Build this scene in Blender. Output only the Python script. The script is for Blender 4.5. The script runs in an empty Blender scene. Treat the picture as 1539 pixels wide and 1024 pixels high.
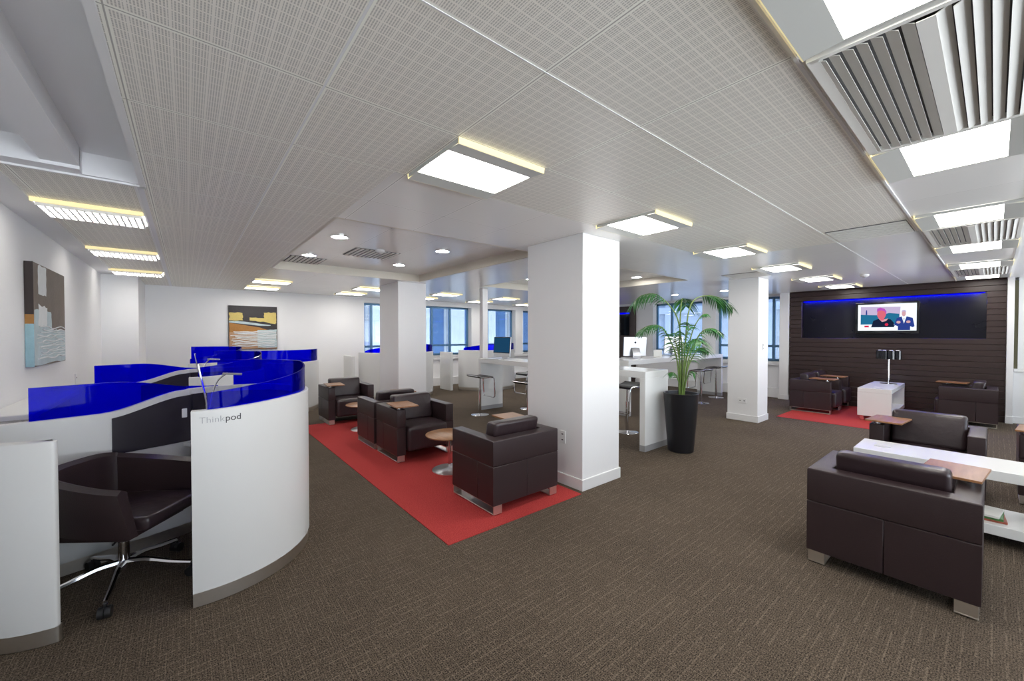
import bpy, bmesh, math, random
from mathutils import Vector, Matrix
PI = math.pi
R = math.radians
random.seed(7)
scene = bpy.context.scene
COL = scene.collection

# ------------------------------------------------------------------ camera
cam_d = bpy.data.cameras.new('camera')
cam_d.sensor_fit = 'HORIZONTAL'
cam_d.sensor_width = 36.0
cam_d.lens = 36.0 * 596.0 / 1539.0
cam_d.clip_start = 0.05
cam_d.clip_end = 200
cam = bpy.data.objects.new('camera', cam_d)
COL.objects.link(cam)
cam.location = (0, 0, 1.58)
cam.rotation_euler = (R(90 - 0.865), 0, R(50.6 - 90))
scene.camera = cam

# ------------------------------------------------------------------ world
SKY = 1.5
world = bpy.data.worlds.new('world')
scene.world = world
world.use_nodes = True
wn = world.node_tree
wn.nodes.clear()
w_out = wn.nodes.new('ShaderNodeOutputWorld')
w_bg = wn.nodes.new('ShaderNodeBackground')
# overcast sky: cool on the far sides of the building, bright neutral fill added on the near side
w_tc = wn.nodes.new('ShaderNodeTexCoord')
w_sp = wn.nodes.new('ShaderNodeSeparateXYZ')
wn.links.new(w_tc.outputs['Generated'], w_sp.inputs[0])
w_mr = wn.nodes.new('ShaderNodeMapRange')
w_mr.inputs['From Min'].default_value = -0.35
w_mr.inputs['From Max'].default_value = 0.15
wn.links.new(w_sp.outputs[1], w_mr.inputs['Value'])
w_mx = wn.nodes.new('ShaderNodeMix')
w_mx.data_type = 'RGBA'
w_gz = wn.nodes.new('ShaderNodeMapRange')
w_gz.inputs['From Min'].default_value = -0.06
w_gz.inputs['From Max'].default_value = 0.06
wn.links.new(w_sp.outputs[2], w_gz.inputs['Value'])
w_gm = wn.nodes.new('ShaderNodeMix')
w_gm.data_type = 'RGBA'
w_gm.inputs['A'].default_value = (5.9, 5.4, 4.75, 1)    # added glow below the horizon, sends fill light up to the ceiling
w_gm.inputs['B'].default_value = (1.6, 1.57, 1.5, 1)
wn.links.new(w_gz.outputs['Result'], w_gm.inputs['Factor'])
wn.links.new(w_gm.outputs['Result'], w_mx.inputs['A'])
w_mx.inputs['B'].default_value = (0.78, 1.12, 1.85, 1)
wn.links.new(w_mr.outputs['Result'], w_mx.inputs['Factor'])
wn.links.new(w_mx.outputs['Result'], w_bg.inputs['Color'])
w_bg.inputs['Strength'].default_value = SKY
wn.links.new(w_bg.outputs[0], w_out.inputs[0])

# ------------------------------------------------------------------ exposure
vs = scene.view_settings
vs.view_transform = 'Standard'
vs.look = 'None'
vs.exposure = 0.9
vs.gamma = 1.0
vs.use_curve_mapping = False
LAMP = 9.0            # strength of the ceiling diffusers

CEIL = 2.6

# ------------------------------------------------------------------ materials
MATS = {}
def nodes_of(m):
    m.use_nodes = True
    return m.node_tree

def mat(name, col, rough=0.5, metal=0.0, spec=0.5, coat=0.0, coat_rough=0.1, noise=None, bump=None, emis=None, emis_s=0.0):
    m = bpy.data.materials.new(name)
    nt = nodes_of(m)
    b = nt.nodes['Principled BSDF']
    b.inputs['Base Color'].default_value = (*col, 1)
    b.inputs['Roughness'].default_value = rough
    b.inputs['Metallic'].default_value = metal
    b.inputs['Specular IOR Level'].default_value = spec
    b.inputs['Coat Weight'].default_value = coat
    b.inputs['Coat Roughness'].default_value = coat_rough
    if emis:
        b.inputs['Emission Color'].default_value = (*emis, 1)
        b.inputs['Emission Strength'].default_value = emis_s
    tc = nt.nodes.new('ShaderNodeTexCoord')
    if noise:
        scale, amt = noise
        n = nt.nodes.new('ShaderNodeTexNoise')
        n.inputs['Scale'].default_value = scale
        n.inputs['Detail'].default_value = 4
        nt.links.new(tc.outputs['Object'], n.inputs['Vector'])
        mx = nt.nodes.new('ShaderNodeMix')
        mx.data_type = 'RGBA'
        mx.inputs['A'].default_value = (*[c * (1 - amt) for c in col], 1)
        mx.inputs['B'].default_value = (*[min(1, c * (1 + amt)) for c in col], 1)
        nt.links.new(n.outputs['Fac'], mx.inputs['Factor'])
        nt.links.new(mx.outputs['Result'], b.inputs['Base Color'])
    if bump:
        scale, st = bump
        n2 = nt.nodes.new('ShaderNodeTexNoise')
        n2.inputs['Scale'].default_value = scale
        n2.inputs['Detail'].default_value = 3
        nt.links.new(tc.outputs['Object'], n2.inputs['Vector'])
        bp = nt.nodes.new('ShaderNodeBump')
        bp.inputs['Strength'].default_value = st
        bp.inputs['Distance'].default_value = 0.01
        nt.links.new(n2.outputs['Fac'], bp.inputs['Height'])
        nt.links.new(bp.outputs[0], b.inputs['Normal'])
    MATS[name] = m
    return m

def emit(name, col, s):
    m = bpy.data.materials.new(name)
    nt = nodes_of(m)
    nt.nodes.clear()
    o = nt.nodes.new('ShaderNodeOutputMaterial')
    e = nt.nodes.new('ShaderNodeEmission')
    e.inputs[0].default_value = (*col, 1)
    e.inputs[1].default_value = s
    nt.links.new(e.outputs[0], o.inputs[0])
    MATS[name] = m
    return m

mat('wall_paint', (0.85, 0.85, 0.855), 0.7, spec=0.2, noise=(3, 0.012))
mat('trim_white', (0.82, 0.82, 0.82), 0.4, noise=(5, 0.01))
mat('pod_white', (0.73, 0.73, 0.715), 0.32, noise=(4, 0.008))
mat('desk_white', (0.80, 0.81, 0.80), 0.22, noise=(4, 0.008))
mat('leather', (0.030, 0.0165, 0.018), 0.38, spec=0.55, noise=(6, 0.12), bump=(160, 0.12))
mat('leather_soft', (0.032, 0.019, 0.022), 0.30, spec=0.6, noise=(5, 0.12), bump=(9, 0.5))
mat('seam', (0.02, 0.012, 0.012), 0.6, noise=(20, 0.1))
mat('steel', (0.74, 0.69, 0.62), 0.38, 1.0, noise=(40, 0.05))
mat('chrome', (0.80, 0.80, 0.82), 0.10, 1.0, noise=(10, 0.02))
mat('black_plastic', (0.012, 0.012, 0.013), 0.4, noise=(30, 0.1))
mat('panel_gloss', (0.006, 0.006, 0.012), 0.12, spec=0.3, noise=(3, 0.1))
mat('black_gloss', (0.006, 0.007, 0.010), 0.07, spec=0.6, noise=(3, 0.1))
mat('pot_black', (0.010, 0.010, 0.013), 0.35, noise=(12, 0.2))
mat('soil', (0.03, 0.02, 0.012), 0.9, noise=(40, 0.5), bump=(60, 0.8))
mat('leaf', (0.045, 0.19, 0.045), 0.36, noise=(14, 0.45))
mat('stem_green', (0.14, 0.22, 0.05), 0.5, noise=(20, 0.3))
mat('dark_panel', (0.022, 0.018, 0.026), 0.35, noise=(8, 0.1))
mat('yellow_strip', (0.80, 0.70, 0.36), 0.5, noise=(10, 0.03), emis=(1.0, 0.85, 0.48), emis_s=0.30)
mat('wing_gray', (0.60, 0.61, 0.58), 0.35, noise=(6, 0.01))
mat('kick_gray', (0.34, 0.34, 0.35), 0.4, noise=(6, 0.02))
mat('vent_gray', (0.82, 0.81, 0.77), 0.45, noise=(6, 0.02))
mat('vent_dark', (0.12, 0.12, 0.12), 0.6, noise=(6, 0.02))
mat('frame_blue', (0.10, 0.22, 0.36), 0.35, 0.3, noise=(10, 0.05))
mat('alu', (0.66, 0.67, 0.69), 0.35, 0.85, noise=(20, 0.03))
mat('olive', (0.13, 0.12, 0.06), 0.5, noise=(10, 0.1))
mat('paper', (0.8, 0.8, 0.76), 0.6, noise=(20, 0.05))
mat('paint_brown', (0.15, 0.115, 0.09), 0.6, noise=(6, 0.25), bump=(40, 0.3))
mat('paint_black', (0.028, 0.022, 0.024), 0.5, noise=(8, 0.2), bump=(40, 0.3))
mat('paint_edge', (0.022, 0.012, 0.010), 0.6, noise=(8, 0.2))
mat('paint_amber', (0.30, 0.14, 0.03), 0.6, noise=(12, 0.25), bump=(40, 0.3))
mat('paint_blue', (0.26, 0.42, 0.47), 0.6, noise=(9, 0.25), bump=(40, 0.3))
mat('paint_pale', (0.48, 0.58, 0.60), 0.6, noise=(9, 0.22), bump=(40, 0.3))
mat('paint_white', (0.74, 0.76, 0.76), 0.6, noise=(16, 0.08), bump=(40, 0.3))
mat('paint_yellow', (0.66, 0.52, 0.16), 0.6, noise=(12, 0.12), bump=(40, 0.3))
mat('paint_orange', (0.42, 0.19, 0.04), 0.6, noise=(9, 0.2), bump=(40, 0.3))
mat('paint_tan', (0.50, 0.30, 0.17), 0.6, noise=(9, 0.12), bump=(40, 0.3))
mat('concrete', (0.19, 0.235, 0.29), 0.8, noise=(2, 0.15))
mat('text_gray', (0.30, 0.30, 0.32), 0.5, noise=(20, 0.02))
mat('text_dark', (0.02, 0.02, 0.025), 0.5, noise=(20, 0.02))
mat('far_glass', (0.03, 0.07, 0.16), 0.25, noise=(2, 0.3))
mat('mag_green', (0.08, 0.22, 0.06), 0.4, noise=(60, 0.6))
mat('mag_red', (0.42, 0.10, 0.06), 0.4, noise=(60, 0.6))
emit('lamp_white', (1.0, 0.955, 0.89), LAMP)
emit('lamp_warm', (1.0, 0.83, 0.58), LAMP * 0.5)
emit('downlight_glow', (1.0, 0.97, 0.93), LAMP * 6.5)
emit('led_blue', (0.0, 0.0, 1.0), 1.1)
emit('scr_white', (0.86, 0.94, 1.0), 0.62)
emit('scr_sky', (0.62, 0.52, 0.75), 0.5)
emit('scr_teal', (0.02, 0.18, 0.34), 0.5)
emit('scr_blue', (0.03, 0.06, 0.30), 0.5)
emit('scr_dark', (0.01, 0.02, 0.05), 0.5)
emit('scr_skin', (0.80, 0.16, 0.22), 0.5)
emit('scr_skin2', (0.72, 0.42, 0.46), 0.5)
emit('scr_hair', (0.55, 0.10, 0.55), 0.5)
emit('scr_red', (0.75, 0.03, 0.09), 0.5)
emit('scr_desktop', (0.010, 0.050, 0.11), 0.6)

def mat_glass():
    m = bpy.data.materials.new('window_glass')
    nt = nodes_of(m); nt.nodes.clear()
    o = nt.nodes.new('ShaderNodeOutputMaterial')
    t = nt.nodes.new('ShaderNodeBsdfTransparent'); t.inputs[0].default_value = (0.74, 0.80, 0.88, 1)
    g = nt.nodes.new('ShaderNodeBsdfGlossy'); g.inputs['Roughness'].default_value = 0.02
    f = nt.nodes.new('ShaderNodeFresnel'); f.inputs[0].default_value = 1.45
    mx = nt.nodes.new('ShaderNodeMixShader')
    nt.links.new(f.outputs[0], mx.inputs[0]); nt.links.new(t.outputs[0], mx.inputs[1]); nt.links.new(g.outputs[0], mx.inputs[2])
    nt.links.new(mx.outputs[0], o.inputs[0])
    MATS['window_glass'] = m
def mat_acrylic():
    m = bpy.data.materials.new('blue_acrylic')
    nt = nodes_of(m); nt.nodes.clear()
    o = nt.nodes.new('ShaderNodeOutputMaterial')
    t = nt.nodes.new('ShaderNodeBsdfTransparent'); t.inputs[0].default_value = (0.012, 0.02, 0.95, 1)
    d = nt.nodes.new('ShaderNodeBsdfTranslucent'); d.inputs[0].default_value = (0.0, 0.0, 0.9, 1)
    d2 = nt.nodes.new('ShaderNodeBsdfDiffuse'); d2.inputs[0].default_value = (0.0, 0.0, 0.75, 1)
    g = nt.nodes.new('ShaderNodeBsdfGlossy'); g.inputs['Roughness'].default_value = 0.03
    f = nt.nodes.new('ShaderNodeFresnel'); f.inputs[0].default_value = 1.14
    n = nt.nodes.new('ShaderNodeTexNoise'); n.inputs['Scale'].default_value = 2
    m0 = nt.nodes.new('ShaderNodeMixShader'); m0.inputs[0].default_value = 0.5
    nt.links.new(d.outputs[0], m0.inputs[1]); nt.links.new(d2.outputs[0], m0.inputs[2])
    m1 = nt.nodes.new('ShaderNodeMixShader'); m1.inputs[0].default_value = 0.26
    nt.links.new(t.outputs[0], m1.inputs[1]); nt.links.new(m0.outputs[0], m1.inputs[2])
    mx = nt.nodes.new('ShaderNodeMixShader')
    nt.links.new(f.outputs[0], mx.inputs[0]); nt.links.new(m1.outputs[0], mx.inputs[1]); nt.links.new(g.outputs[0], mx.inputs[2])
    nt.links.new(mx.outputs[0], o.inputs[0])
    MATS['blue_acrylic'] = m
mat_glass(); mat_acrylic()

class G:
    """tiny node-math helper"""
    def __init__(s, nt): s.nt = nt
    def m(s, op, a, b=None, c=None):
        n = s.nt.nodes.new('ShaderNodeMath'); n.operation = op
        for i, v in enumerate((a, b, c)):
            if v is None: continue
            if isinstance(v, (int, float)): n.inputs[i].default_value = v
            else: s.nt.links.new(v, n.inputs[i])
        return n.outputs[0]
    def mix(s, f, a, b):
        n = s.nt.nodes.new('ShaderNodeMix'); n.data_type = 'RGBA'
        if isinstance(f, (int, float)): n.inputs['Factor'].default_value = f
        else: s.nt.links.new(f, n.inputs['Factor'])
        for k, v in (('A', a), ('B', b)):
            if isinstance(v, tuple): n.inputs[k].default_value = (*v, 1)
            else: s.nt.links.new(v, n.inputs[k])
        return n.outputs['Result']

X0, Y0, TILE = 0.45, 0.48, 0.64
def mat_ceiling(name, perforated, col, rough):
    m = bpy.data.materials.new(name)
    nt = nodes_of(m); b = nt.nodes['Principled BSDF']; g = G(nt)
    tc = nt.nodes.new('ShaderNodeTexCoord')
    sp = nt.nodes.new('ShaderNodeSeparateXYZ'); nt.links.new(tc.outputs['Object'], sp.inputs[0])
    x = g.m('DIVIDE', g.m('SUBTRACT', sp.outputs[0], X0 - 6.4), TILE)
    y = g.m('DIVIDE', g.m('SUBTRACT', sp.outputs[1], Y0 - 6.4), TILE)
    fx = g.m('FRACT', x); fy = g.m('FRACT', y)
    def edge(f, w):   # 1 near a tile joint
        return g.m('LESS_THAN', g.m('MINIMUM', f, g.m('SUBTRACT', 1.0, f)), w)
    joint = g.m('MAXIMUM', edge(fx, 0.004), edge(fy, 0.004))
    rim = g.m('MAXIMUM', edge(fx, 0.018), edge(fy, 0.018))
    c2 = tuple(k * 1.12 if k * 1.12 < 1 else 1.0 for k in col)
    base = g.mix(rim, col, c2)
    # every tile a slightly different tone
    wn_ = nt.nodes.new('ShaderNodeTexWhiteNoise'); wn_.noise_dimensions = '2D'
    cb = nt.nodes.new('ShaderNodeCombineXYZ')
    nt.links.new(g.m('FLOOR', x), cb.inputs[0]); nt.links.new(g.m('FLOOR', y), cb.inputs[1])
    nt.links.new(cb.outputs[0], wn_.inputs['Vector'])
    base = g.mix(g.m('MULTIPLY', wn_.outputs['Value'], 0.10), base, tuple(c * 0.7 for c in col))
    if perforated:
        # blocks of short slots: 12 x 12 blocks per tile, four slots in each
        bx_ = g.m('FRACT', g.m('MULTIPLY', fx, 12.0)); by_ = g.m('FRACT', g.m('MULTIPLY', fy, 12.0))
        inx = g.m('LESS_THAN', g.m('ABSOLUTE', g.m('SUBTRACT', bx_, 0.5)), 0.425)
        iny = g.m('LESS_THAN', g.m('ABSOLUTE', g.m('SUBTRACT', by_, 0.5)), 0.43)
        sl = g.m('FRACT', g.m('MULTIPLY', bx_, 6.0))
        slot = g.m('LESS_THAN', g.m('ABSOLUTE', g.m('SUBTRACT', sl, 0.5)), 0.26)
        s2 = g.m('FRACT', g.m('MULTIPLY', by_, 4.0))
        slot2 = g.m('LESS_THAN', g.m('ABSOLUTE', g.m('SUBTRACT', s2, 0.5)), 0.42)
        hole = g.m('MULTIPLY', g.m('MULTIPLY', inx, iny), g.m('MULTIPLY', slot, slot2))
        hole = g.m('MULTIPLY', hole, g.m('SUBTRACT', 1.0, rim))
        base = g.mix(hole, base, tuple(c * 0.60 for c in col))
    base = g.mix(joint, base, tuple(c * 0.5 for c in col))
    nt.links.new(base, b.inputs['Base Color'])
    b.inputs['Roughness'].default_value = rough
    b.inputs['Specular IOR Level'].default_value = 0.5
    MATS[name] = m
mat_ceiling('ceiling_perforated', True, (0.92, 0.885, 0.81), 0.42)
mat_ceiling('ceiling_smooth', False, (0.88, 0.865, 0.84), 0.24)
mat('ceiling_plain', (0.82, 0.82, 0.84), 0.5, noise=(3, 0.01))

def mat_carpet(name, c_lo, c_hi, lines, contrast):
    m = bpy.data.materials.new(name)
    nt = nodes_of(m); b = nt.nodes['Principled BSDF']; g = G(nt)
    tc = nt.nodes.new('ShaderNodeTexCoord')
    sp = nt.nodes.new('ShaderNodeSeparateXYZ'); nt.links.new(tc.outputs['Object'], sp.inputs[0])
    def noise(scale, sx=1, sy=1, det=3):
        mp = nt.nodes.new('ShaderNodeMapping'); mp.inputs['Scale'].default_value = (sx, sy, 1)
        nt.links.new(tc.outputs['Object'], mp.inputs[0])
        n = nt.nodes.new('ShaderNodeTexNoise'); n.inputs['Scale'].default_value = scale; n.inputs['Detail'].default_value = det
        nt.links.new(mp.outputs[0], n.inputs['Vector'])
        return n.outputs['Fac']
    fine = noise(150, 1, 1, 3)
    big = noise(1.1, 1, 1, 2)
    f = g.m('ADD', g.m('MULTIPLY', g.m('SUBTRACT', fine, 0.5), contrast), 0.45)
    f = g.m('ADD', f, g.m('MULTIPLY', g.m('SUBTRACT', big, 0.5), 0.25))
    if lines:
        # broken light threads running both ways over the loop pile
        for ax, per, sx, sy in ((0, 0.024, 16, 3), (1, 0.048, 3, 16)):
            fr = g.m('FRACT', g.m('DIVIDE', g.m('ADD', sp.outputs[ax], 50.0), per))
            ln = g.m('LESS_THAN', g.m('ABSOLUTE', g.m('SUBTRACT', fr, 0.5)), 0.085)
            gate = g.m('GREATER_THAN', noise(2.2, sx, sy, 2), 0.49)
            dash = g.m('GREATER_THAN', noise(90, 1, 1, 1), 0.46)
            f = g.m('ADD', f, g.m('MULTIPLY', g.m('MULTIPLY', ln, gate), g.m('MULTIPLY', dash, 0.42)))
            rib = g.m('SINE', g.m('MULTIPLY', sp.outputs[ax], 2 * PI / 0.0105))
            f = g.m('ADD', f, g.m('MULTIPLY', rib, 0.07))
    n = nt.nodes.new('ShaderNodeClamp'); nt.links.new(f, n.inputs[0])
    nt.links.new(g.mix(n.outputs[0], c_lo, c_hi), b.inputs['Base Color'])
    b.inputs['Roughness'].default_value = 0.92
    b.inputs['Specular IOR Level'].default_value = 0.15
    bp = nt.nodes.new('ShaderNodeBump'); bp.inputs['Strength'].default_value = 0.5; bp.inputs['Distance'].default_value = 0.004
    nt.links.new(n.outputs[0], bp.inputs['Height']); nt.links.new(bp.outputs[0], b.inputs['Normal'])
    MATS[name] = m
mat_carpet('carpet_brown', (0.016, 0.0115, 0.009), (0.205, 0.160, 0.118), True, 2.8)
mat_carpet('carpet_red', (0.27, 0.014, 0.017), (0.66, 0.095, 0.085), False, 1.8)

def mat_wood(name, c1, c2, scale=9.0, axis=(1, 9, 9), rough=0.32):
    m = bpy.data.materials.new(name)
    nt = nodes_of(m); b = nt.nodes['Principled BSDF']; g = G(nt)
    tc = nt.nodes.new('ShaderNodeTexCoord')
    mp = nt.nodes.new('ShaderNodeMapping'); mp.inputs['Scale'].default_value = axis
    nt.links.new(tc.outputs['Object'], mp.inputs[0])
    n = nt.nodes.new('ShaderNodeTexNoise'); n.inputs['Scale'].default_value = scale; n.inputs['Detail'].default_value = 5
    n.inputs['Distortion'].default_value = 0.6
    nt.links.new(mp.outputs[0], n.inputs['Vector'])
    nt.links.new(g.mix(n.outputs['Fac'], c1, c2), b.inputs['Base Color'])
    b.inputs['Roughness'].default_value = rough
    MATS[name] = m
mat_wood('walnut', (0.17, 0.070, 0.025), (0.50, 0.255, 0.115), 3.0, (9, 1.2, 3))
mat_wood('walnut_cross', (0.16, 0.065, 0.035), (0.44, 0.23, 0.15), 3.0, (1.2, 9, 3))
mat_wood('plank_dark', (0.024, 0.0125, 0.0115), (0.044, 0.025, 0.022), 2.0, (9, 0.6, 9), 0.38)

# ------------------------------------------------------------------ mesh helpers
def bx(bm, x0, x1, y0, y1, z0, z1, bev=0.0, seg=2):
    vs_ = [bm.verts.new((x, y, z)) for z in (z0, z1) for y in (y0, y1) for x in (x0, x1)]
    idx = ((0, 2, 3, 1), (4, 5, 7, 6), (0, 1, 5, 4), (2, 6, 7, 3), (0, 4, 6, 2), (1, 3, 7, 5))
    fs = [bm.faces.new([vs_[i] for i in f]) for f in idx]
    if bev > 0:
        es = list({e for f in fs for e in f.edges})
        bmesh.ops.bevel(bm, geom=es, offset=bev, segments=seg, profile=0.6, affect='EDGES')

def cyl(bm, x, y, z0, z1, r0, r1=None, n=32, cap=True):
    r1 = r0 if r1 is None else r1
    a = [bm.verts.new((x + r0 * math.cos(2 * PI * i / n), y + r0 * math.sin(2 * PI * i / n), z0)) for i in range(n)]
    b = [bm.verts.new((x + r1 * math.cos(2 * PI * i / n), y + r1 * math.sin(2 * PI * i / n), z1)) for i in range(n)]
    for i in range(n):
        j = (i + 1) % n
        bm.faces.new((a[i], a[j], b[j], b[i]))
    if cap:
        bm.faces.new(a[::-1]); bm.faces.new(b)

def lathe(bm, prof, n=40, cx=0, cy=0):
    rings = []
    for r, z in prof:
        rings.append([bm.verts.new((cx + r * math.cos(2 * PI * i / n), cy + r * math.sin(2 * PI * i / n), z)) for i in range(n)])
    for k in range(len(rings) - 1):
        for i in range(n):
            j = (i + 1) % n
            bm.faces.new((rings[k][i], rings[k][j], rings[k + 1][j], rings[k + 1][i]))
    bm.faces.new(rings[0][::-1]); bm.faces.new(rings[-1])

def tube(bm, pts, r, n=8, closed=False, flat=None):
    """round (or flattened) tube through 3D points; r a number or one per point"""
    pts = [Vector(p) for p in pts]
    N = len(pts)
    rings = []
    prev = None
    for i, p in enumerate(pts):
        if closed: t = pts[(i + 1) % N] - pts[i - 1]
        else: t = pts[min(i + 1, N - 1)] - pts[max(i - 1, 0)]
        t.normalize()
        if prev is None:
            u = Vector((0, 0, 1)) if abs(t.z) < 0.9 else Vector((1, 0, 0))
            u = (u - t * u.dot(t)).normalized()
        else:
            u = (prev - t * prev.dot(t)).normalized()
        prev = u
        w = t.cross(u)
        rr = r[i] if isinstance(r, (list, tuple)) else r
        fu, fw_ = (1, 1) if flat is None else flat
        rings.append([bm.verts.new(p + u * (rr * fu * math.cos(2 * PI * k / n)) + w * (rr * fw_ * math.sin(2 * PI * k / n))) for k in range(n)])
    for i in range(N if closed else N - 1):
        a, b = rings[i], rings[(i + 1) % N]
        for k in range(n):
            j = (k + 1) % n
            bm.faces.new((a[k], a[j], b[j], b[k]))
    if not closed:
        bm.faces.new(rings[0][::-1]); bm.faces.new(rings[-1])

def smooth_path(pts, k=6):
    P = [Vector(p) for p in pts]
    out = []
    for i in range(len(P) - 1):
        p0 = P[max(i - 1, 0)]; p1 = P[i]; p2 = P[i + 1]; p3 = P[min(i + 2, len(P) - 1)]
        for j in range(k):
            t = j / k
            out.append(0.5 * ((2 * p1) + (p2 - p0) * t + (2 * p0 - 5 * p1 + 4 * p2 - p3) * t * t + (3 * p1 - p0 - 3 * p2 + p3) * t ** 3))
    out.append(P[-1])
    return out

def ribbon(bm, path, zb, zt, th, side=1, cham=0.0):
    """upright wall along a 2D path (outer line); thickness th to the given side; zb, zt numbers or one per point"""
    N = len(path)
    nrm = []
    for i in range(N):
        a = Vector(path[max(i - 1, 0)]); b = Vector(path[min(i + 1, N - 1)])
        t = (b - a).normalized()
        nrm.append(Vector((-t.y, t.x)) * side)
    f = lambda v, i: v[i] if isinstance(v, (list, tuple)) else v
    rows = []
    for i in range(N):
        p = Vector(path[i]); q = p + nrm[i] * th
        z0, z1 = f(zb, i), f(zt, i)
        c = cham
        pc = p + nrm[i] * c; qc = q - nrm[i] * c
        if c > 0:
            rows.append([(p.x, p.y, z0), (p.x, p.y, z1 - c), (pc.x, pc.y, z1), (qc.x, qc.y, z1), (q.x, q.y, z1 - c), (q.x, q.y, z0)])
        else:
            rows.append([(p.x, p.y, z0), (p.x, p.y, z1), (q.x, q.y, z1), (q.x, q.y, z0)])
    V = [[bm.verts.new(c) for c in r] for r in rows]
    m = len(V[0])
    for i in range(N - 1):
        for k in range(m):
            j = (k + 1) % m
            bm.faces.new((V[i][k], V[i + 1][k], V[i + 1][j], V[i][j]))
    bm.faces.new(V[0]); bm.faces.new(V[-1][::-1])

def prism(bm, poly, z0, z1):
    a = [bm.verts.new((x, y, z0)) for x, y in poly]
    b = [bm.verts.new((x, y, z1)) for x, y in poly]
    n = len(poly)
    for i in range(n):
        j = (i + 1) % n
        bm.faces.new((a[i], a[j], b[j], b[i]))
    bm.faces.new(a[::-1]); bm.faces.new(b)

def obj(name, bm, m, parent=None, smooth=False, loc=None):
    bmesh.ops.recalc_face_normals(bm, faces=bm.faces)
    me = bpy.data.meshes.new(name)
    bm.to_mesh(me); bm.free()
    for mm in (m if isinstance(m, (list, tuple)) else [m]):
        me.materials.append(MATS[mm])
    if smooth:
        for p in me.polygons: p.use_smooth = True
        try: me.set_sharp_from_angle(angle=R(38))
        except Exception: pass
    o = bpy.data.objects.new(name, me)
    COL.objects.link(o)
    if parent: o.parent = parent
    if loc: o.location = loc
    return o

def B(): return bmesh.new()

def thing(name, label, cat, loc=(0, 0, 0), rz=0.0, group=None):
    o = bpy.data.objects.new(name, None)
    COL.objects.link(o)
    o.empty_display_size = 0.1
    o.location = loc; o.rotation_euler = (0, 0, rz)
    o['label'] = label; o['category'] = cat
    if group: o['group'] = group
    return o

def tag(o, label, cat, group=None):
    o['label'] = label; o['category'] = cat
    if group: o['group'] = group
    return o

def struct(name, bm, m, parent=None, smooth=False):
    o = obj(name, bm, m, parent, smooth)
    if parent is None: o['kind'] = 'structure'
    return o

def dup(root, loc, rz, label, group=None, cat=None):
    r = root.copy(); COL.objects.link(r)
    r.location = loc; r.rotation_euler = (0, 0, rz)
    r['label'] = label
    if group: r['group'] = group
    for ch in list(root.children):
        c = ch.copy(); COL.objects.link(c); c.parent = r
        for gch in list(ch.children):
            d = gch.copy(); COL.objects.link(d); d.parent = c
    return r

# ------------------------------------------------------------------ room shell
XL, XW, YB, YF = -1.1, 11.5, 11.0, -3.2
bm = B(); bx(bm, XL - 0.2, XW + 0.3, YF - 0.2, YB + 0.3, -0.1, 0.0); struct('floor', bm, 'carpet_brown')

# ceiling with its recesses as real holes
HOLES = [(1.02, 3.50, 3.66, 7.08), (4.84, 7.30, 3.66, 6.90), (-0.86, -0.22, YF, 3.72)]
xs = sorted({XL, -0.89, -0.86, -0.26, -0.22, X0, 1.02, 1.09, 3.50, 4.84, 5.57, 7.30, XW})
ys = sorted({YF, -0.16, 0.48, 2.40, 3.66, 3.72, 6.90, 7.08, YB})
bm = B()
for i in range(len(xs) - 1):
    for j in range(len(ys) - 1):
        cx, cy = (xs[i] + xs[i + 1]) / 2, (ys[j] + ys[j + 1]) / 2
        if any(a < cx < b and c < cy < d for a, b, c, d in HOLES): continue
        f = bm.faces.new([bm.verts.new(p) for p in ((xs[i], ys[j], CEIL), (xs[i + 1], ys[j], CEIL), (xs[i + 1], ys[j + 1], CEIL), (xs[i], ys[j + 1], CEIL))])
        perf = (-0.22 < cx < 1.05) or (cy < 2.40 and cy > 0.48 and cx < 5.5) or (-0.89 < cx < -0.26)
        f.material_index = 0 if perf else 1
        if cx < -0.89 or cy < -0.16 or (-0.26 < cx < -0.22): f.material_index = 2
        ex = bmesh.ops.extrude_face_region(bm, geom=[f])
        bmesh.ops.translate(bm, vec=(0, 0, 0.30), verts=[v for v in ex['geom'] if isinstance(v, bmesh.types.BMVert)])
struct('ceiling', bm, ['ceiling_perforated', 'ceiling_smooth', 'ceiling_plain'])

def recess(name, x0, x1, y0, y1, top, m_top, m_side):
    bm = B(); bx(bm, x0 - 0.02, x1 + 0.02, y0 - 0.02, y1 + 0.02, top, top + 0.05)
    struct(name, bm, m_top)
    return
mat('recess_side', (0.62, 0.58, 0.50), 0.45, noise=(4, 0.01))
recess('ceiling_recess', 1.02, 3.50, 3.66, 7.08, 2.73, 'ceiling_smooth', None)
recess('ceiling_recess', 4.84, 7.30, 3.66, 6.90, 2.73, 'ceiling_smooth', None)
for (x0, x1, y0, y1), nm in ((HOLES[0], 'trim_3'), (HOLES[1], 'trim_4')):
    bm = B()
    e = 0.012
    bx(bm, x0, x1, y1 - e, y1 + 0.02, 2.5995, 2.735)
    bx(bm, x1 - e, x1 + 0.02, y0, y1, 2.5995, 2.735)
    bx(bm, x0 - 0.02, x0 + e, y0, y1, 2.5995, 2.735)
    bx(bm, x0, x1, y0 - 0.02, y0 + e, 2.5995, 2.735)
    for k in range(1, 4):
        xx = x0 + (x1 - x0) * k / 4; bx(bm, xx - 0.002, xx + 0.002, y1 - e - 0.001, y1, 2.5995, 2.73)
        yy = y0 + (y1 - y0) * k / 4; bx(bm, x1 - e - 0.001, x1, yy - 0.002, yy + 0.002, 2.5995, 2.73)
    struct(nm, bm, 'recess_side')
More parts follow.
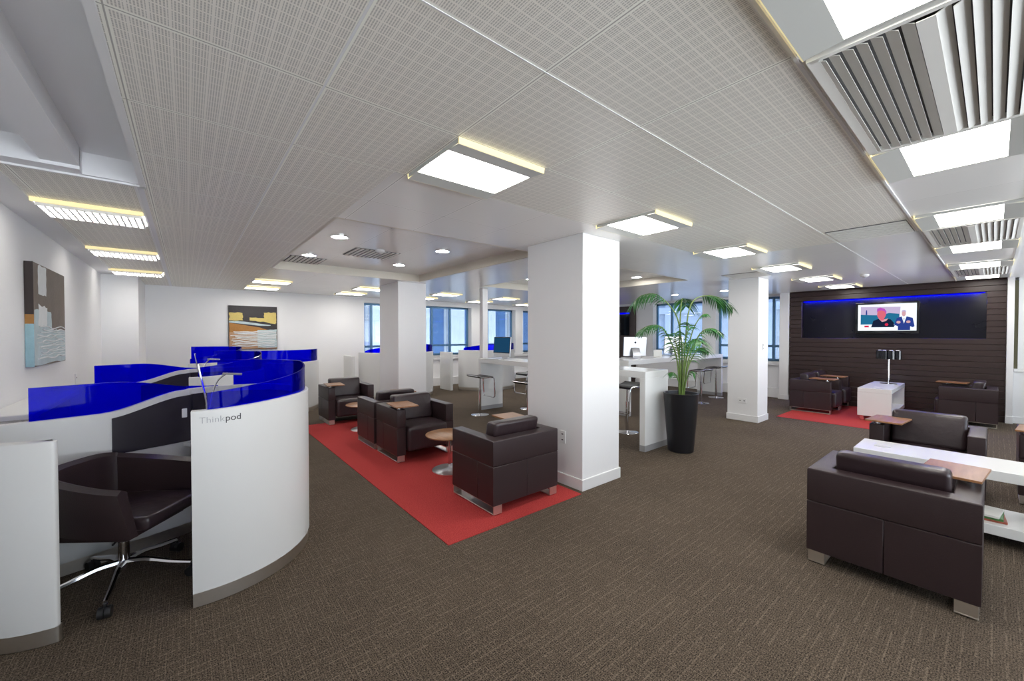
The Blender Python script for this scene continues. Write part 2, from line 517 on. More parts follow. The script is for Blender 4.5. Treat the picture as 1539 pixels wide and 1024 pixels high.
# deep white recess at the left, with the beam across it
bm = B()
bx(bm, -0.88, -0.20, YF, 3.74, 2.74, 2.80)
bx(bm, -0.66, -0.50, YF, 3.62, 2.62, 2.745)
bx(bm, -0.88, -0.50, 3.60, 3.74, 2.60, 2.745)
bx(bm, -0.50, -0.22, 3.69, 3.74, 2.60, 2.745)
struct('ceiling_recess', bm, 'ceiling_plain')
# joints and edge strips of the ceiling
bm = B()
bx(bm, -0.235, -0.205, YF, 3.745, 2.588, 2.62)
bx(bm, -0.87, -0.21, 3.715, 3.735, 2.588, 2.61)
bx(bm, -0.90, -0.885, 3.7, 9.5, 2.588, 2.605)
bx(bm, -0.268, -0.256, 3.7, 9.5, 2.592, 2.605)
bx(bm, 0.443, 0.451, 0.0, 8.6, 2.597, 2.602)
bx(bm, -0.25, 11.3, 0.472, 0.484, 2.592, 2.602)
bx(bm, 0.45, 11.3, 1.118, 1.124, 2.598, 2.602)
bx(bm, 4.3, 11.3, -0.175, -0.15, 2.588, 2.602)
struct('trim_1', bm, 'trim_white')

bm = B(); bx(bm, XL - 0.2, XL, YF - 0.2, YB + 0.3, 0, 2.9); struct('wall_left', bm, 'wall_paint')

def wall_holes(bm, axis, p0, p1, lo, hi, spans, z0, z1, top=2.9):
    """wall slab between p0 and p1 (thickness) from lo to hi, with openings spans z0..z1"""
    def put(a, b, c, d):
        if b - a < 1e-4: return
        if axis == 'x': bx(bm, a, b, p0, p1, c, d)
        else: bx(bm, p0, p1, a, b, c, d)
    put(lo, hi, 0, z0); put(lo, hi, z1, top)
    cur = lo
    for a, b in spans:
        put(cur, a, z0, z1); cur = b
    put(cur, hi, z0, z1)

FILL_WINDOWS = [(-0.9, 1.6), (1.8, 4.6), (4.8, 7.6), (7.8, 11.2)]  # window openings added behind the camera to let in fill light
bm = B(); wall_holes(bm, 'x', YF - 0.2, YF, XL, XW + 0.3, FILL_WINDOWS, 0.10, 2.5); struct('wall_front', bm, 'wall_paint')
BW = [(3.78, 4.62), (5.50, 7.30), (7.90, 9.20), (9.55, 10.95)]
bm = B(); wall_holes(bm, 'x', YB, YB + 0.28, XL, XW + 0.3, BW, 0.93, 2.46); struct('wall_back', bm, 'wall_paint')
SW = [(3.36, 4.98), (5.36, 6.92)]
bm = B(); wall_holes(bm, 'y', XW, XW + 0.28, YF, YB, SW, 0.90, 2.55); struct('wall_right', bm, 'wall_paint')

def window(idx, axis, p, a, b, z0, z1, mulls, transom):
    """axis x: window in the back wall; axis y: in the right wall; p = plane of the frame"""
    def put(bm, u0, u1, v0, v1, w0, w1):
        if axis == 'x': bx(bm, u0, u1, p + w0, p + w1, v0, v1)
        else: bx(bm, p + w0, p + w1, u0, u1, v0, v1)
    bm = B(); t = 0.055
    put(bm, a, b, z0, z0 + t, 0, 0.06); put(bm, a, b, z1 - t, z1, 0, 0.06)
    put(bm, a, a + t, z0, z1, 0, 0.06); put(bm, b - t, b, z0, z1, 0, 0.06)
    for m_ in mulls: put(bm, m_ - 0.03, m_ + 0.03, z0, z1, -0.005, 0.065)
    if transom:
        put(bm, a, b, transom - 0.03, transom + 0.03, -0.006, 0.066)
    w = struct('window_%d' % idx, bm, 'frame_blue')
    bm = B(); put(bm, a + 0.02, b - 0.02, z0 + 0.02, z1 - 0.02, 0.028, 0.034); obj('pane', bm, 'window_glass', w)
    bm = B(); put(bm, a - 0.02, b + 0.02, z0 - 0.04, z0, -0.26, 0.02); obj('window_sill', bm, 'trim_white', w)
    return w
for i_, (a_, b_) in enumerate(FILL_WINDOWS): window(7 + i_, 'x', YF - 0.12, a_, b_, 0.10, 2.5, [(a_ + b_) / 2], 0)  # unseen glazing behind the camera, added for fill
window(1, 'x', YB + 0.20, 3.78, 4.62, 0.93, 2.46, [4.05], 1.24)
window(2, 'x', YB + 0.20, 5.50, 7.30, 0.93, 2.46, [5.95, 6.6], 1.24)
window(3, 'x', YB + 0.20, 7.90, 9.20, 0.93, 2.46, [8.1], 1.24)
window(4, 'x', YB + 0.20, 9.55, 10.95, 0.93, 2.46, [10.3], 1.24)
window(5, 'y', XW + 0.20, 3.36, 4.98, 0.90, 2.55, [3.62], 1.28)
window(6, 'y', XW + 0.20, 5.36, 6.92, 0.90, 2.55, [6.40], 1.10)
# dado boxes and skirtings
def trimbox(name, boxes, m='trim_white'):
    bm = B()
    for b_ in boxes: bx(bm, *b_, 0.004, 1)
    struct(name, bm, m)
trimbox('baseboard_right', [(11.40, 11.5, 3.4, 7.4, 0.0, 0.24), (11.44, 11.5, 3.4, 7.4, 0.80, 0.86), (11.46, 11.5, 7.4, 10.98, 0.0, 0.12)])
trimbox('baseboard_back', [(4.7, 11.4, 10.90, 11.0, 0.0, 0.24), (4.7, 11.4, 10.94, 11.0, 0.80, 0.87), (-0.6, 4.7, 10.98, 11.0, 0.0, 0.12)])
trimbox('baseboard_left', [(-1.1, -1.08, -3.2, 9.48, 0.0, 0.12)])
trimbox('trim_2', [(11.26, 11.5, 3.17, 3.36, 0.0, 2.6), (11.24, 11.5, 3.155, 3.375, 0.0, 0.11)])        # white pier left of the plank wall
trimbox('trim_5', [(11.26, 11.5, -0.215, -0.134, 0.0, 2.6), (11.24, 11.5, -0.222, -0.130, 0.0, 0.13)])        # and right of it
trimbox('trim_6', [(11.38, 11.5, -2.2, -0.216, 0.0, 0.92), (11.34, 11.5, -2.2, -0.222, 0.92, 0.97), (11.40, 11.5, -2.2, -0.262, 0.97, 2.6), (11.36, 11.5, -2.2, -0.223, 0.0, 0.12)])
trimbox('trim_7', [(11.42, 11.46, -0.262, -0.216, 0.97, 2.55)], 'olive')
bm = B(); bx(bm, XL, -0.64, 9.5, 11.0, 0, 2.6); bx(bm, XL, -0.63, 9.49, 11.0, 0, 0.11); struct('wall_pier', bm, 'wall_paint')

# columns
def column(name, x0, x1, y0, y1):
    bm = B(); bx(bm, x0, x1, y0, y1, 0, CEIL, 0.004, 1)
    o = struct(name, bm, 'wall_paint')
    e = 0.014
    bm = B(); bx(bm, x0 - e, x1 + e, y0 - e, y1 + e, 0, 0.115, 0.004, 1)
    obj('skirting', bm, 'trim_white', o)
    return o
column('column', 3.07, 3.68, 2.62, 3.45)
column('column', 3.15, 3.74, 7.28, 8.22)
column('column', 7.86, 8.34, 2.67, 3.18)
bm = B(); bx(bm, 5.06, 5.20, 7.18, 7.30, 0, CEIL, 0.004, 1); struct('column', bm, 'wall_paint')

# ------------------------------------------------------------------ red carpets
bm = B(); bx(bm, 1.50, 3.0, 2.575, 7.55, 0.0, 0.006)
tag(obj('carpet_inlay', bm, 'carpet_red'), 'red carpet strip under the row of armchairs beside the big white column', 'carpet')
bm = B(); bx(bm, 8.78, 11.28, 0.95, 2.655, 0.0, 0.006)
tag(obj('carpet_inlay', bm, 'carpet_red'), 'red carpet patch in front of the dark plank television wall', 'carpet')

# ------------------------------------------------------------------ plank wall with the recess
PX = 11.30
tv_wall = thing('plank_wall', 'dark brown horizontal plank wall with a long black recess for the television', 'wall panel', (PX, 1.52, 0))
def plank(bm, y0, y1, z0, z1): bx(bm, 0.0, 0.14, y0, y1, z0, z1, 0.003, 1)
bm = B()
z = 0.0
ph = 0.1075
while z < 2.59:
    z1 = min(z + ph, 2.6)
    a, b = z + 0.002, z1 - 0.003
    if z1 <= 1.54 or z >= 2.355: plank(bm, -1.65, 1.64, a, b)
    else:
        plank(bm, -1.65, -1.42, a, b); plank(bm, 1.40, 1.64, a, b)
    z = z1
obj('planks', bm, 'plank_dark', tv_wall)
bm = B(); bx(bm, 0.115, 0.19, -1.65, 1.64, 0, 2.6); obj('backing', bm, 'seam', tv_wall)
bm = B(); bx(bm, 0.09, 0.112, -1.42, 1.40, 1.50, 2.37); obj('recess_panel', bm, 'panel_gloss', tv_wall)
bm = B(); bx(bm, 0.055, 0.088, -1.40, 1.38, 2.347, 2.358); o = obj('light_strip', bm, 'led_blue', tv_wall); o['label'] = 'blue glowing light strip'
ld = bpy.data.lights.new('strip_lamp', 'AREA'); ld.shape = 'RECTANGLE'; ld.size = 2.7; ld.size_y = 0.025
ld.color = (0.0, 0.02, 1.0); ld.energy = 20
lo = bpy.data.objects.new('strip_lamp', ld); COL.objects.link(lo); lo.parent = tv_wall
lo.location = (0.070, 0, 2.342); lo.rotation_euler = (0, 0, PI / 2)

def screen_shape(parent, name, pts, m, layer, W, Hh):
    """flat shape on a screen; pts in 0..1 across (left to right as seen) and 0..1 up; screen plane faces -X"""
    bm = B()
    vs_ = [bm.verts.new((-0.0012 * layer, W / 2 - u * W, -Hh / 2 + v * Hh)) for u, v in pts]
    vb_ = [bm.verts.new((-0.0012 * (layer - 1), W / 2 - u * W, -Hh / 2 + v * Hh)) for u, v in pts]
    bm.faces.new(vs_); bm.faces.new(vb_[::-1])
    n = len(pts)
    for i in range(n): bm.faces.new((vs_[i], vb_[i], vb_[(i + 1) % n], vs_[(i + 1) % n]))
    return obj(name, bm, m, parent)

tv = thing('television', 'flat television on the plank wall showing a news picture with a sign interpreter', 'television', (PX + 0.035, 1.45, 1.94))
TW, TH = 0.90, 0.56
bm = B(); bx(bm, -0.0, 0.045, -TW / 2 - 0.045, TW / 2 + 0.045, -TH / 2 - 0.06, TH / 2 + 0.04, 0.006); obj('bezel', bm, 'black_gloss', tv)
bm = B(); bx(bm, 0.045, 0.056, -0.15, 0.15, -0.15, 0.15); obj('wall_mount', bm, 'black_plastic', tv)
scr = screen_shape(tv, 'screen', [(0, 0), (1, 0), (1, 1), (0, 1)], 'scr_white', 1, TW, TH)
def ss(name, pts, m, layer): return screen_shape(scr, name, pts, m, layer, TW, TH)
ss('picture', [(0.05, 0.24), (0.72, 0.24), (0.74, 0.88), (0.05, 0.92)], 'scr_sky', 2)
ss('picture', [(0.05, 0.24), (0.72, 0.24), (0.72, 0.62), (0.55, 0.66), (0.40, 0.58), (0.20, 0.60), (0.05, 0.62)], 'scr_teal', 3)
ss('picture', [(0.14, 0.6), (0.17, 0.62), (0.165, 0.78), (0.155, 0.80), (0.145, 0.76)], 'scr_blue', 4)
ss('figure_clothing', [(0.24, 0.13), (0.64, 0.13), (0.63, 0.30), (0.58, 0.42), (0.50, 0.45), (0.36, 0.44), (0.28, 0.38)], 'scr_dark', 5)
ss('figure_collar', [(0.37, 0.46), (0.43, 0.33), (0.50, 0.36), (0.54, 0.46), (0.50, 0.44), (0.43, 0.42)], 'scr_skin2', 6)
ell = lambda cx, cy, rx, ry, n=18: [(cx + rx * math.cos(2 * PI * i / n), cy + ry * math.sin(2 * PI * i / n)) for i in range(n)]
ss('figure_head', ell(0.42, 0.62, 0.075, 0.20), 'scr_skin', 7)
ss('figure_head', [(0.38, 0.50), (0.46, 0.50), (0.47, 0.40), (0.41, 0.38)], 'scr_skin', 7)
ss('figure_hair', [(0.34, 0.68), (0.345, 0.84), (0.40, 0.87), (0.47, 0.83), (0.505, 0.72), (0.50, 0.58), (0.48, 0.72), (0.42, 0.77), (0.36, 0.74)], 'scr_hair', 8)
ss('figure_badge', ell(0.51, 0.23, 0.03, 0.05), 'scr_red', 8)
ss('caption_box', [(0.12, 0.13), (0.20, 0.13), (0.20, 0.20), (0.12, 0.20)], 'scr_red', 3)
ss('interpreter_suit', [(0.63, 0.16), (0.66, 0.20), (0.70, 0.16), (0.70, 0.02), (0.90, 0.02), (0.90, 0.16), (0.94, 0.12), (0.97, 0.16), (0.94, 0.46), (0.84, 0.52), (0.76, 0.52), (0.68, 0.46)], 'scr_blue', 9)
ss('interpreter_shirt', [(0.76, 0.52), (0.80, 0.26), (0.84, 0.52)], 'scr_white', 10)
ss('interpreter_tie', [(0.795, 0.46), (0.80, 0.28), (0.807, 0.46)], 'scr_blue', 11)
ss('interpreter_head', ell(0.795, 0.62, 0.034, 0.10), 'scr_skin2', 11)
ss('interpreter_hair', [(0.757, 0.66), (0.765, 0.74), (0.80, 0.76), (0.83, 0.73), (0.835, 0.66), (0.81, 0.70), (0.78, 0.70)], 'scr_sky', 12)
ss('interpreter_hand', ell(0.71, 0.31, 0.035, 0.05), 'scr_skin2', 12)
ss('interpreter_hand', ell(0.87, 0.32, 0.035, 0.05), 'scr_skin2', 12)

# second dark panel, far along the window wall
p2 = thing('plank_wall', 'far dark wall panel with a blue lit screen, seen between column and palm', 'wall panel', (11.42, 8.25, 0))
bm = B(); bx(bm, 0, 0.08, -0.72, 0.75, 0.0, 2.52, 0.004, 1); obj('planks', bm, 'plank_dark', p2)
bm = B(); bx(bm, -0.02, 0.002, -0.52, 0.70, 1.55, 2.30, 0.004, 1); obj('recess_panel', bm, 'black_gloss', p2)
bm = B(); bx(bm, -0.04, -0.018, -0.52, 0.70, 2.27, 2.31); o = obj('light_strip', bm, 'led_blue', p2); o['label'] = 'blue glowing light strip'

# ------------------------------------------------------------------ ceiling lights
def square_light(label, x, y, group, warm=False):
    t = thing('ceiling_light', label, 'ceiling light', (x, y, CEIL), 0, group)
    L = 0.30
    bm = B()
    # vaulted diffuser, bowed up across its width (y), with closed ends
    n = 10
    rows = []
    for i in range(n + 1):
        yy = -0.185 + 0.37 * i / n
        rows.append((yy, -0.022 + 0.018 * math.sin(PI * i / n)))
    for (ya, za), (yb, zb_) in zip(rows, rows[1:]):
        v = [bm.verts.new(p) for p in ((-L + .01, ya, za), (L - .01, ya, za), (L - .01, yb, zb_), (-L + .01, yb, zb_))]
        bm.faces.new(v)
        for sx in (-1, 1):
            xx = sx * (L - .01)
            bm.faces.new([bm.verts.new(p) for p in ((xx, ya, -0.022), (xx, yb, -0.022), (xx, yb, zb_), (xx, ya, za))])
    obj('diffuser', bm, 'lamp_white', t)
    for s in (-1, 1):
        bm = B()
        v = [(0.300, -0.034), (0.185, -0.024), (0.185, -0.021), (0.298, -0.030)]
        pr = [[bm.verts.new((sx * L, s * a, b)) for a, b in v] for sx in (-1, 1)]
        for k in range(4):
            j = (k + 1) % 4
            bm.faces.new((pr[0][k], pr[0][j], pr[1][j], pr[1][k]))
        bm.faces.new(pr[0]); bm.faces.new(pr[1][::-1])
        obj('reflector_wing', bm, 'wing_gray', t)
        bm = B()
        v = [(0.305, -0.001), (0.309, -0.001), (0.304, -0.033), (0.300, -0.033)]
        pr = [[bm.verts.new((sx * (L + .005), s * a, b)) for a, b in v] for sx in (-1, 1)]
        for k in range(4):
            j = (k + 1) % 4
            bm.faces.new((pr[0][k], pr[0][j], pr[1][j], pr[1][k]))
        bm.faces.new(pr[0]); bm.faces.new(pr[1][::-1])
        obj('edge_strip', bm, 'yellow_strip', t)
    for s in (-1, 1):
        bm = B()
        bx(bm, s * L - 0.003, s * L + 0.003, -0.296, 0.296, -0.023, -0.001)
        obj('end_frame', bm, 'wing_gray', t)
    return t
sq = square_light('square ceiling light nearest the camera, left of the big white column', 1.40, 2.07, 'square ceiling lights')
rowB = [(3.27, 'square ceiling light directly above and right of the big white column'),
        (5.15, 'square ceiling light, third along the row over the open carpet'),
        (7.00, 'square ceiling light in front of the right-hand white column'),
        (8.87, 'square ceiling light just past the right-hand white column'),
        (10.60, 'square ceiling light closest to the dark plank wall, in the middle row')]
for x, l in rowB: dup(sq, (x, 2.07, CEIL), 0, l)
rowC = [(1.43, 'large square ceiling light cut off by the top edge, beside the near louvre'),
        (3.26, 'square ceiling light between the big louvre and smooth tiles at the right'),
        (5.14, 'square ceiling light before the second louvre in the right-hand row'),
        (7.00, 'warm square ceiling light just beyond the second louvre'),
        (8.85, 'square ceiling light before the last louvre in the right-hand row'),
        (10.65, 'square ceiling light touching the top of the plank wall')]
for x, l in rowC: dup(sq, (x, 0.15, CEIL), 0, l)
k = 0
far_words = ['leftmost', 'second', 'third', 'fourth', 'fifth']
for i, x in enumerate((1.28, 3.15, 5.1, 7.0, 8.9)):
    dup(sq, (x, 8.85, CEIL), 0, 'far square ceiling light, %s in the nearer of the two back rows' % far_words[i])
    dup(sq, (x, 10.12, CEIL), 0, 'far square ceiling light, %s in the row closest to the back wall' % far_words[i])
for i, (x, y) in enumerate([(0.9, -1.9), (3.3, -1.9), (5.7, -1.9), (8.4, -1.9)]):  # unseen lights added behind the camera to brighten the room
    dup(sq, (x, y, CEIL), 0, 'added square fill light over the unseen near side of the room, %s from the left wall' % ('first', 'second', 'third', 'fourth')[i])

def louvre_light(label, x, y, group):
    t = thing('ceiling_light', label, 'ceiling light', (x, y, CEIL), 0, group)
    bm = B(); bx(bm, -0.30, 0.30, -0.17, 0.24, -0.012, -0.002); obj('diffuser', bm, 'lamp_white', t)
    bm = B()
    for i in range(15):
        xx = -0.29 + 0.58 * i / 14
        bx(bm, xx - 0.006, xx + 0.006, -0.165, 0.235, -0.045, -0.014)
    for yy in (-0.165, 0.035, 0.235): bx(bm, -0.29, 0.29, yy - 0.006, yy + 0.006, -0.046, -0.014)
    obj('louvre', bm, 'trim_white', t)
    bm = B(); bx(bm, -0.31, 0.31, -0.235, -0.215, -0.034, -0.001, 0.003, 1); obj('edge_strip', bm, 'yellow_strip', t)
    bm = B(); bx(bm, -0.31, 0.31, 0.245, 0.29, -0.02, -0.001); bx(bm, -0.31, 0.31, -0.215, -0.175, -0.02, -0.001); obj('reflector_wing', bm, 'wing_gray', t)
    return t
lv = louvre_light('louvred strip light by the left wall, nearest the camera', -0.575, 4.75, 'louvred strip lights by the left wall')
dup(lv, (-0.575, 6.85, CEIL), 0, 'louvred strip light by the left wall, middle of three')
dup(lv, (-0.60, 8.85, CEIL), 0, 'louvred strip light by the left wall, farthest and next to the pier')

def downlight(label, x, y, z):
    t = thing('downlight', label, 'ceiling light', (x, y, z), 0, 'round recessed downlights')
    bm = B()
    lathe(bm, [(0.105, -0.001), (0.105, -0.010), (0.088, -0.012), (0.086, -0.001)], 32); obj('trim_ring', bm, 'chrome', t, True)
    bm = B(); cyl(bm, 0, 0, -0.008, -0.003, 0.084, n=28); obj('diffuser', bm, 'downlight_glow', t)
    return t
dl = downlight('round downlight in the ceiling recess, nearest and left', 1.40, 4.89, 2.73)
dup(dl, (1.38, 6.29, 2.73), 0, 'round downlight in the ceiling recess, far left beside the vent')
dup(dl, (2.73, 4.83, 2.73), 0, 'round downlight in the ceiling recess, right of the smoke detector')
dup(dl, (2.71, 6.23, 2.73), 0, 'round downlight in the ceiling recess, far right corner')
dup(dl, (6.95, 4.55, 2.73), 0, 'round downlight in the second recess, above left of the palm')
dup(dl, (5.5, 4.55, 2.73), 0, 'added round fill downlight in the second recess, behind the top of the big column')  # this and the next two downlights are added to brighten the middle
dup(dl, (5.5, 6.1, 2.73), 0, 'added round fill downlight in the far left of the second recess')
dup(dl, (6.7, 6.1, 2.73), 0, 'added round fill downlight in the far right of the second recess')
dup(dl, (9.66, 5.2, 2.6), 0, 'round downlight above the palm crown')
dup(dl, (9.65, 4.0, 2.6), 0, 'round downlight just left of the right-hand column top')

# louvred air vents in the right-hand row
def big_vent(label, x0, x1):
    t = thing('air_vent', label, 'air vent', ((x0 + x1) / 2, 0.15, CEIL), 0, 'louvred air vents')
    hx = (x1 - x0) / 2
    bm = B(); bx(bm, -hx, hx, -0.29, 0.30, -0.006, -0.001); obj('backing', bm, 'vent_dark', t)
    bm = B()
    bx(bm, -hx, hx, 0.265, 0.30, -0.03, -0.005); bx(bm, -hx, hx, -0.30, -0.275, -0.03, -0.005)
    bx(bm, -hx, -hx + 0.02, -0.29, 0.29, -0.03, -0.005); bx(bm, hx - 0.03, hx, -0.29, 0.29, -0.03, -0.005)
    obj('frame', bm, 'vent_gray', t)
    bm = B(); bx(bm, -hx + 0.03, hx - 0.03, -0.024, 0.020, -0.037, -0.034); obj('centre_strip', bm, 'vent_gray', t)
    # blades run along x, leaning outwards from the middle
    nb = 7
    for s in (-1, 1):
        for i in range(nb):
            bm = B()
            yc = s * (0.022 + i * 0.0375)
            ya, yb = yc, yc + s * 0.036
            pts = [(ya, -0.033), (ya, -0.036), (yb - s * 0.003, -0.020), (yb - s * 0.003, -0.017)]
            pr = [[bm.verts.new((sx * (hx - 0.03), a, b)) for a, b in pts] for sx in (-1, 1)]
            for k in range(4):
                j = (k + 1) % 4
                bm.faces.new((pr[0][k], pr[0][j], pr[1][j], pr[1][k]))
            bm.faces.new(pr[0]); bm.faces.new(pr[1][::-1])
            obj('blade', bm, 'vent_gray', t)
    return t
bv = big_vent('large louvred air vent in the top right of the ceiling', 1.76, 2.93)
dup(bv, (6.05, 0.15, CEIL), 0, 'louvred air vent in the middle of the right-hand light row')
dup(bv, (9.75, 0.15, CEIL), 0, 'louvred air vent closest to the plank wall')

def tile_vent(label, x, y, z, n=10):
    t = thing('ceiling_grille', label, 'air vent', (x, y, z), 0, 'slotted ceiling grilles')
    bm = B(); bx(bm, -0.31, 0.31, -0.29, 0.29, -0.004, -0.001); obj('backing', bm, 'vent_dark', t)
    bm = B()
    for i in range(n):
        xx = -0.30 + 0.60 * (i + 0.5) / n
        bx(bm, xx - 0.018, xx + 0.018, -0.285, 0.285, -0.010, -0.004)
    obj('slats', bm, 'vent_gray', t)
    return t
tvn = tile_vent('slotted ceiling grille in the recess beside the smoke detector', 2.05, 5.65, 2.73)
dup(tvn, (1.36, 6.76, 2.73), 0, 'slotted ceiling grille in the far left corner of the recess')
dup(tvn, (5.25, 0.80, 2.60), 0, 'slotted ceiling grille left of the right-hand light row')
dup(tvn, (7.45, 2.72, 2.60), 0, 'slotted ceiling grille at the top of the right-hand column')

def smoke(label, x, y, z):
    t = thing('smoke_detector', label, 'smoke detector', (x, y, z), 0)
    bm = B(); lathe(bm, [(0.06, -0.001), (0.06, -0.02), (0.045, -0.035), (0.03, -0.04)], 24); obj('base', bm, 'trim_white', t, True)
    bm = B(); lathe(bm, [(0.018, -0.039), (0.022, -0.05), (0.012, -0.062)], 16); obj('sensor', bm, 'alu', t, True)
    return t
s1 = smoke('smoke detector under the slotted grille in the ceiling recess', 2.02, 5.25, 2.715)
dup(s1, (8.94, 1.42, 2.6), 0, 'smoke detector on the ceiling in front of the television wall')

# ------------------------------------------------------------------ armchairs
def armchair(label, loc, rz):
    t = thing('armchair', label, 'armchair', loc, rz, 'brown leather armchairs')
    W, D, H = 0.79, 0.68, 0.65
    hw, hd = W / 2, D / 2
    aw = 0.115
    zb, zs = 0.085, 0.425
    bw = 0.13
    def block(bm, poly, z0, z1, mitre, bev, seg):
        n0 = len(bm.verts)
        va = [bm.verts.new((x, y, z0)) for x, y in poly]
        vb = [bm.verts.new((x, y, z1)) for x, y in poly]
        n = len(poly)
        es = []
        for i in range(n):
            j = (i + 1) % n
            bm.faces.new((va[i], va[j], vb[j], vb[i]))
        bm.faces.new(va[::-1]); bm.faces.new(vb)
        for i in range(n):
            j = (i + 1) % n
            if (i, j) in mitre: continue
            es += [bm.edges.get((va[i], va[j])), bm.edges.get((vb[i], vb[j]))]
            if not any(i in m_ for m_ in mitre): es.append(bm.edges.get((va[i], vb[i])))
        bmesh.ops.bevel(bm, geom=es, offset=bev, segments=seg, profile=0.6, affect='EDGES')
    for s in (-1, 1):
        bm = B()
        xo, xi_ = s * hw, s * (hw - aw)
        # outer back corner, outer front, inner front, inner back (mitre from inner back to outer back)
        block(bm, [(xo, -hd), (xo, hd), (xi_, hd), (xi_, -hd + bw)], zs + .001, H, [(3, 0)], 0.010, 3)
        block(bm, [(xo, -hd), (xo, -0.10), (xi_, -0.10), (xi_, -hd + bw)], zb, zs - .001, [(3, 0)], 0.003, 1)
        block(bm, [(xo, -0.098), (xo, hd), (xi_, hd), (xi_, -0.098)], zb, zs - .001, [], 0.003, 1)
        obj('arm', bm, 'leather', t, True)
    bm = B()
    xi = hw - aw
    block(bm, [(-hw, -hd), (hw, -hd), (xi, -hd + bw), (-xi, -hd + bw)], zs + .001, H, [(1, 2), (3, 0)], 0.010, 3)
    block(bm, [(-hw, -hd), (-0.001, -hd), (-0.001, -hd + bw), (-xi, -hd + bw)], zb, zs - .001, [(3, 0)], 0.003, 1)
    block(bm, [(0.001, -hd), (hw, -hd), (xi, -hd + bw), (0.001, -hd + bw)], zb, zs - .001, [(1, 2)], 0.003, 1)
    obj('backrest', bm, 'leather', t, True)
    bm = B()
    xs_ = hw - aw - 0.004
    bx(bm, -xs_, xs_, -hd + 0.132, hd + 0.06, 0.13, 0.43, 0.045, 5)
    bmesh.ops.subdivide_edges(bm, edges=[e for e in bm.edges if e.calc_length() > 0.2], cuts=3, use_grid_fill=True)
    for v in bm.verts:
        if v.co.z > 0.42: v.co.z += 0.018 * max(0, 1 - (v.co.x / 0.3) ** 2) * max(0, 1 - ((v.co.y - 0.06) / 0.34) ** 2)
    obj('seat', bm, 'leather_soft', t, True)
    # loose back cushion leaning on the backrest
    bm = B()
    bx(bm, -xs_ + .004, xs_ - .004, -0.075, 0.075, 0.0, 0.33, 0.04, 5)
    for v in bm.verts:
        y, z = v.co.y, v.co.z
        v.co.y = y - z * 0.22 - hd + 0.275
        v.co.z = z + 0.435
    obj('back_cushion', bm, 'leather_soft', t, True)
    for s in (-1, 1):
        bm = B()
        x0, x1 = (hw - 0.10, hw - 0.008) if s > 0 else (-hw + 0.008, -hw + 0.10)
        a, b = -hd + 0.006, hd - 0.006
        bx(bm, x0, x1, a, b, 0.006, 0.016, 0.002, 1); bx(bm, x0, x1, a, b, 0.076, 0.085, 0.002, 1)
        bx(bm, x0, x1, a, a + 0.012, 0.016, 0.076); bx(bm, x0, x1, b - 0.012, b, 0.016, 0.076)
        obj('sled_leg', bm, 'steel', t)
    bm = B()
    bx(bm, -0.14, 0.14, -0.20, 0.20, 0.0, 0.016, 0.003, 2)
    bmesh.ops.rotate(bm, cent=(0, 0, 0), matrix=Matrix.Rotation(R(-5), 3, 'Z'), verts=bm.verts)
    bmesh.ops.translate(bm, vec=(0.265, 0.20, 0.682), verts=bm.verts)
    tr = obj('writing_tray', bm, 'walnut', t)
    bm = B()
    cyl(bm, hw - 0.055, 0.27, H - 0.001, 0.682, 0.012, n=16); cyl(bm, hw - 0.055, 0.27, H - 0.001, H + 0.006, 0.03, n=24)
    obj('tray_pivot', bm, 'chrome', tr)
    return t
RZ = 0.006  # top of the red carpet
ac = armchair('brown leather armchair seen from behind, beside the big white column', (2.425, 3.065, RZ), 0.0)
dup(ac, (2.365, 4.94, RZ), PI, 'brown leather armchair facing the round wooden table, middle of the red strip')
dup(ac, (2.355, 5.68, RZ), 0.0, 'brown leather armchair back to back with the middle one, half hidden')
dup(ac, (2.28, 7.62, RZ), PI, 'brown leather armchair at the far end of the red strip')
dup(ac, (3.68, 0.425, 0), -PI / 2, 'large brown armchair in the right foreground, seen from behind')
dup(ac, (5.86, 0.43, 0), PI / 2, 'brown armchair facing the camera behind the long white table')
dup(ac, (6.32, -0.55, 0), PI / 2, 'brown armchair cut off by the right edge of the picture')
dup(ac, (10.095, 2.36, RZ), PI, 'brown armchair left of the white television-side table, nearer the camera')
dup(ac, (10.895, 2.36, RZ), PI, 'brown armchair against the left end of the plank wall')
dup(ac, (10.78, 0.29, 0), 0.0, 'brown armchair seen from its side at the right end of the plank wall')

# ------------------------------------------------------------------ round side tables
def side_table(label, loc):
    t = thing('side_table', label, 'side table', loc, 0, 'round wooden side tables')
    bm = B(); lathe(bm, [(0.20, 0.0), (0.20, 0.006), (0.19, 0.012), (0.05, 0.022), (0.02, 0.03)], 48); obj('base', bm, 'alu', t, True)
    bm = B(); cyl(bm, 0, 0, 0.025, 0.40, 0.018, n=20); obj('stem', bm, 'chrome', t, True)
    bm = B(); lathe(bm, [(0.20, 0.40), (0.265, 0.402), (0.275, 0.41), (0.275, 0.418), (0.27, 0.42)], 56); obj('table_top', bm, 'walnut', t, True)
    return t
st = side_table('round wooden side table behind the nearest armchair', (2.36, 4.02, RZ))
dup(st, (2.27, 6.66, RZ), 0, 'round wooden side table in front of the farthest armchair')

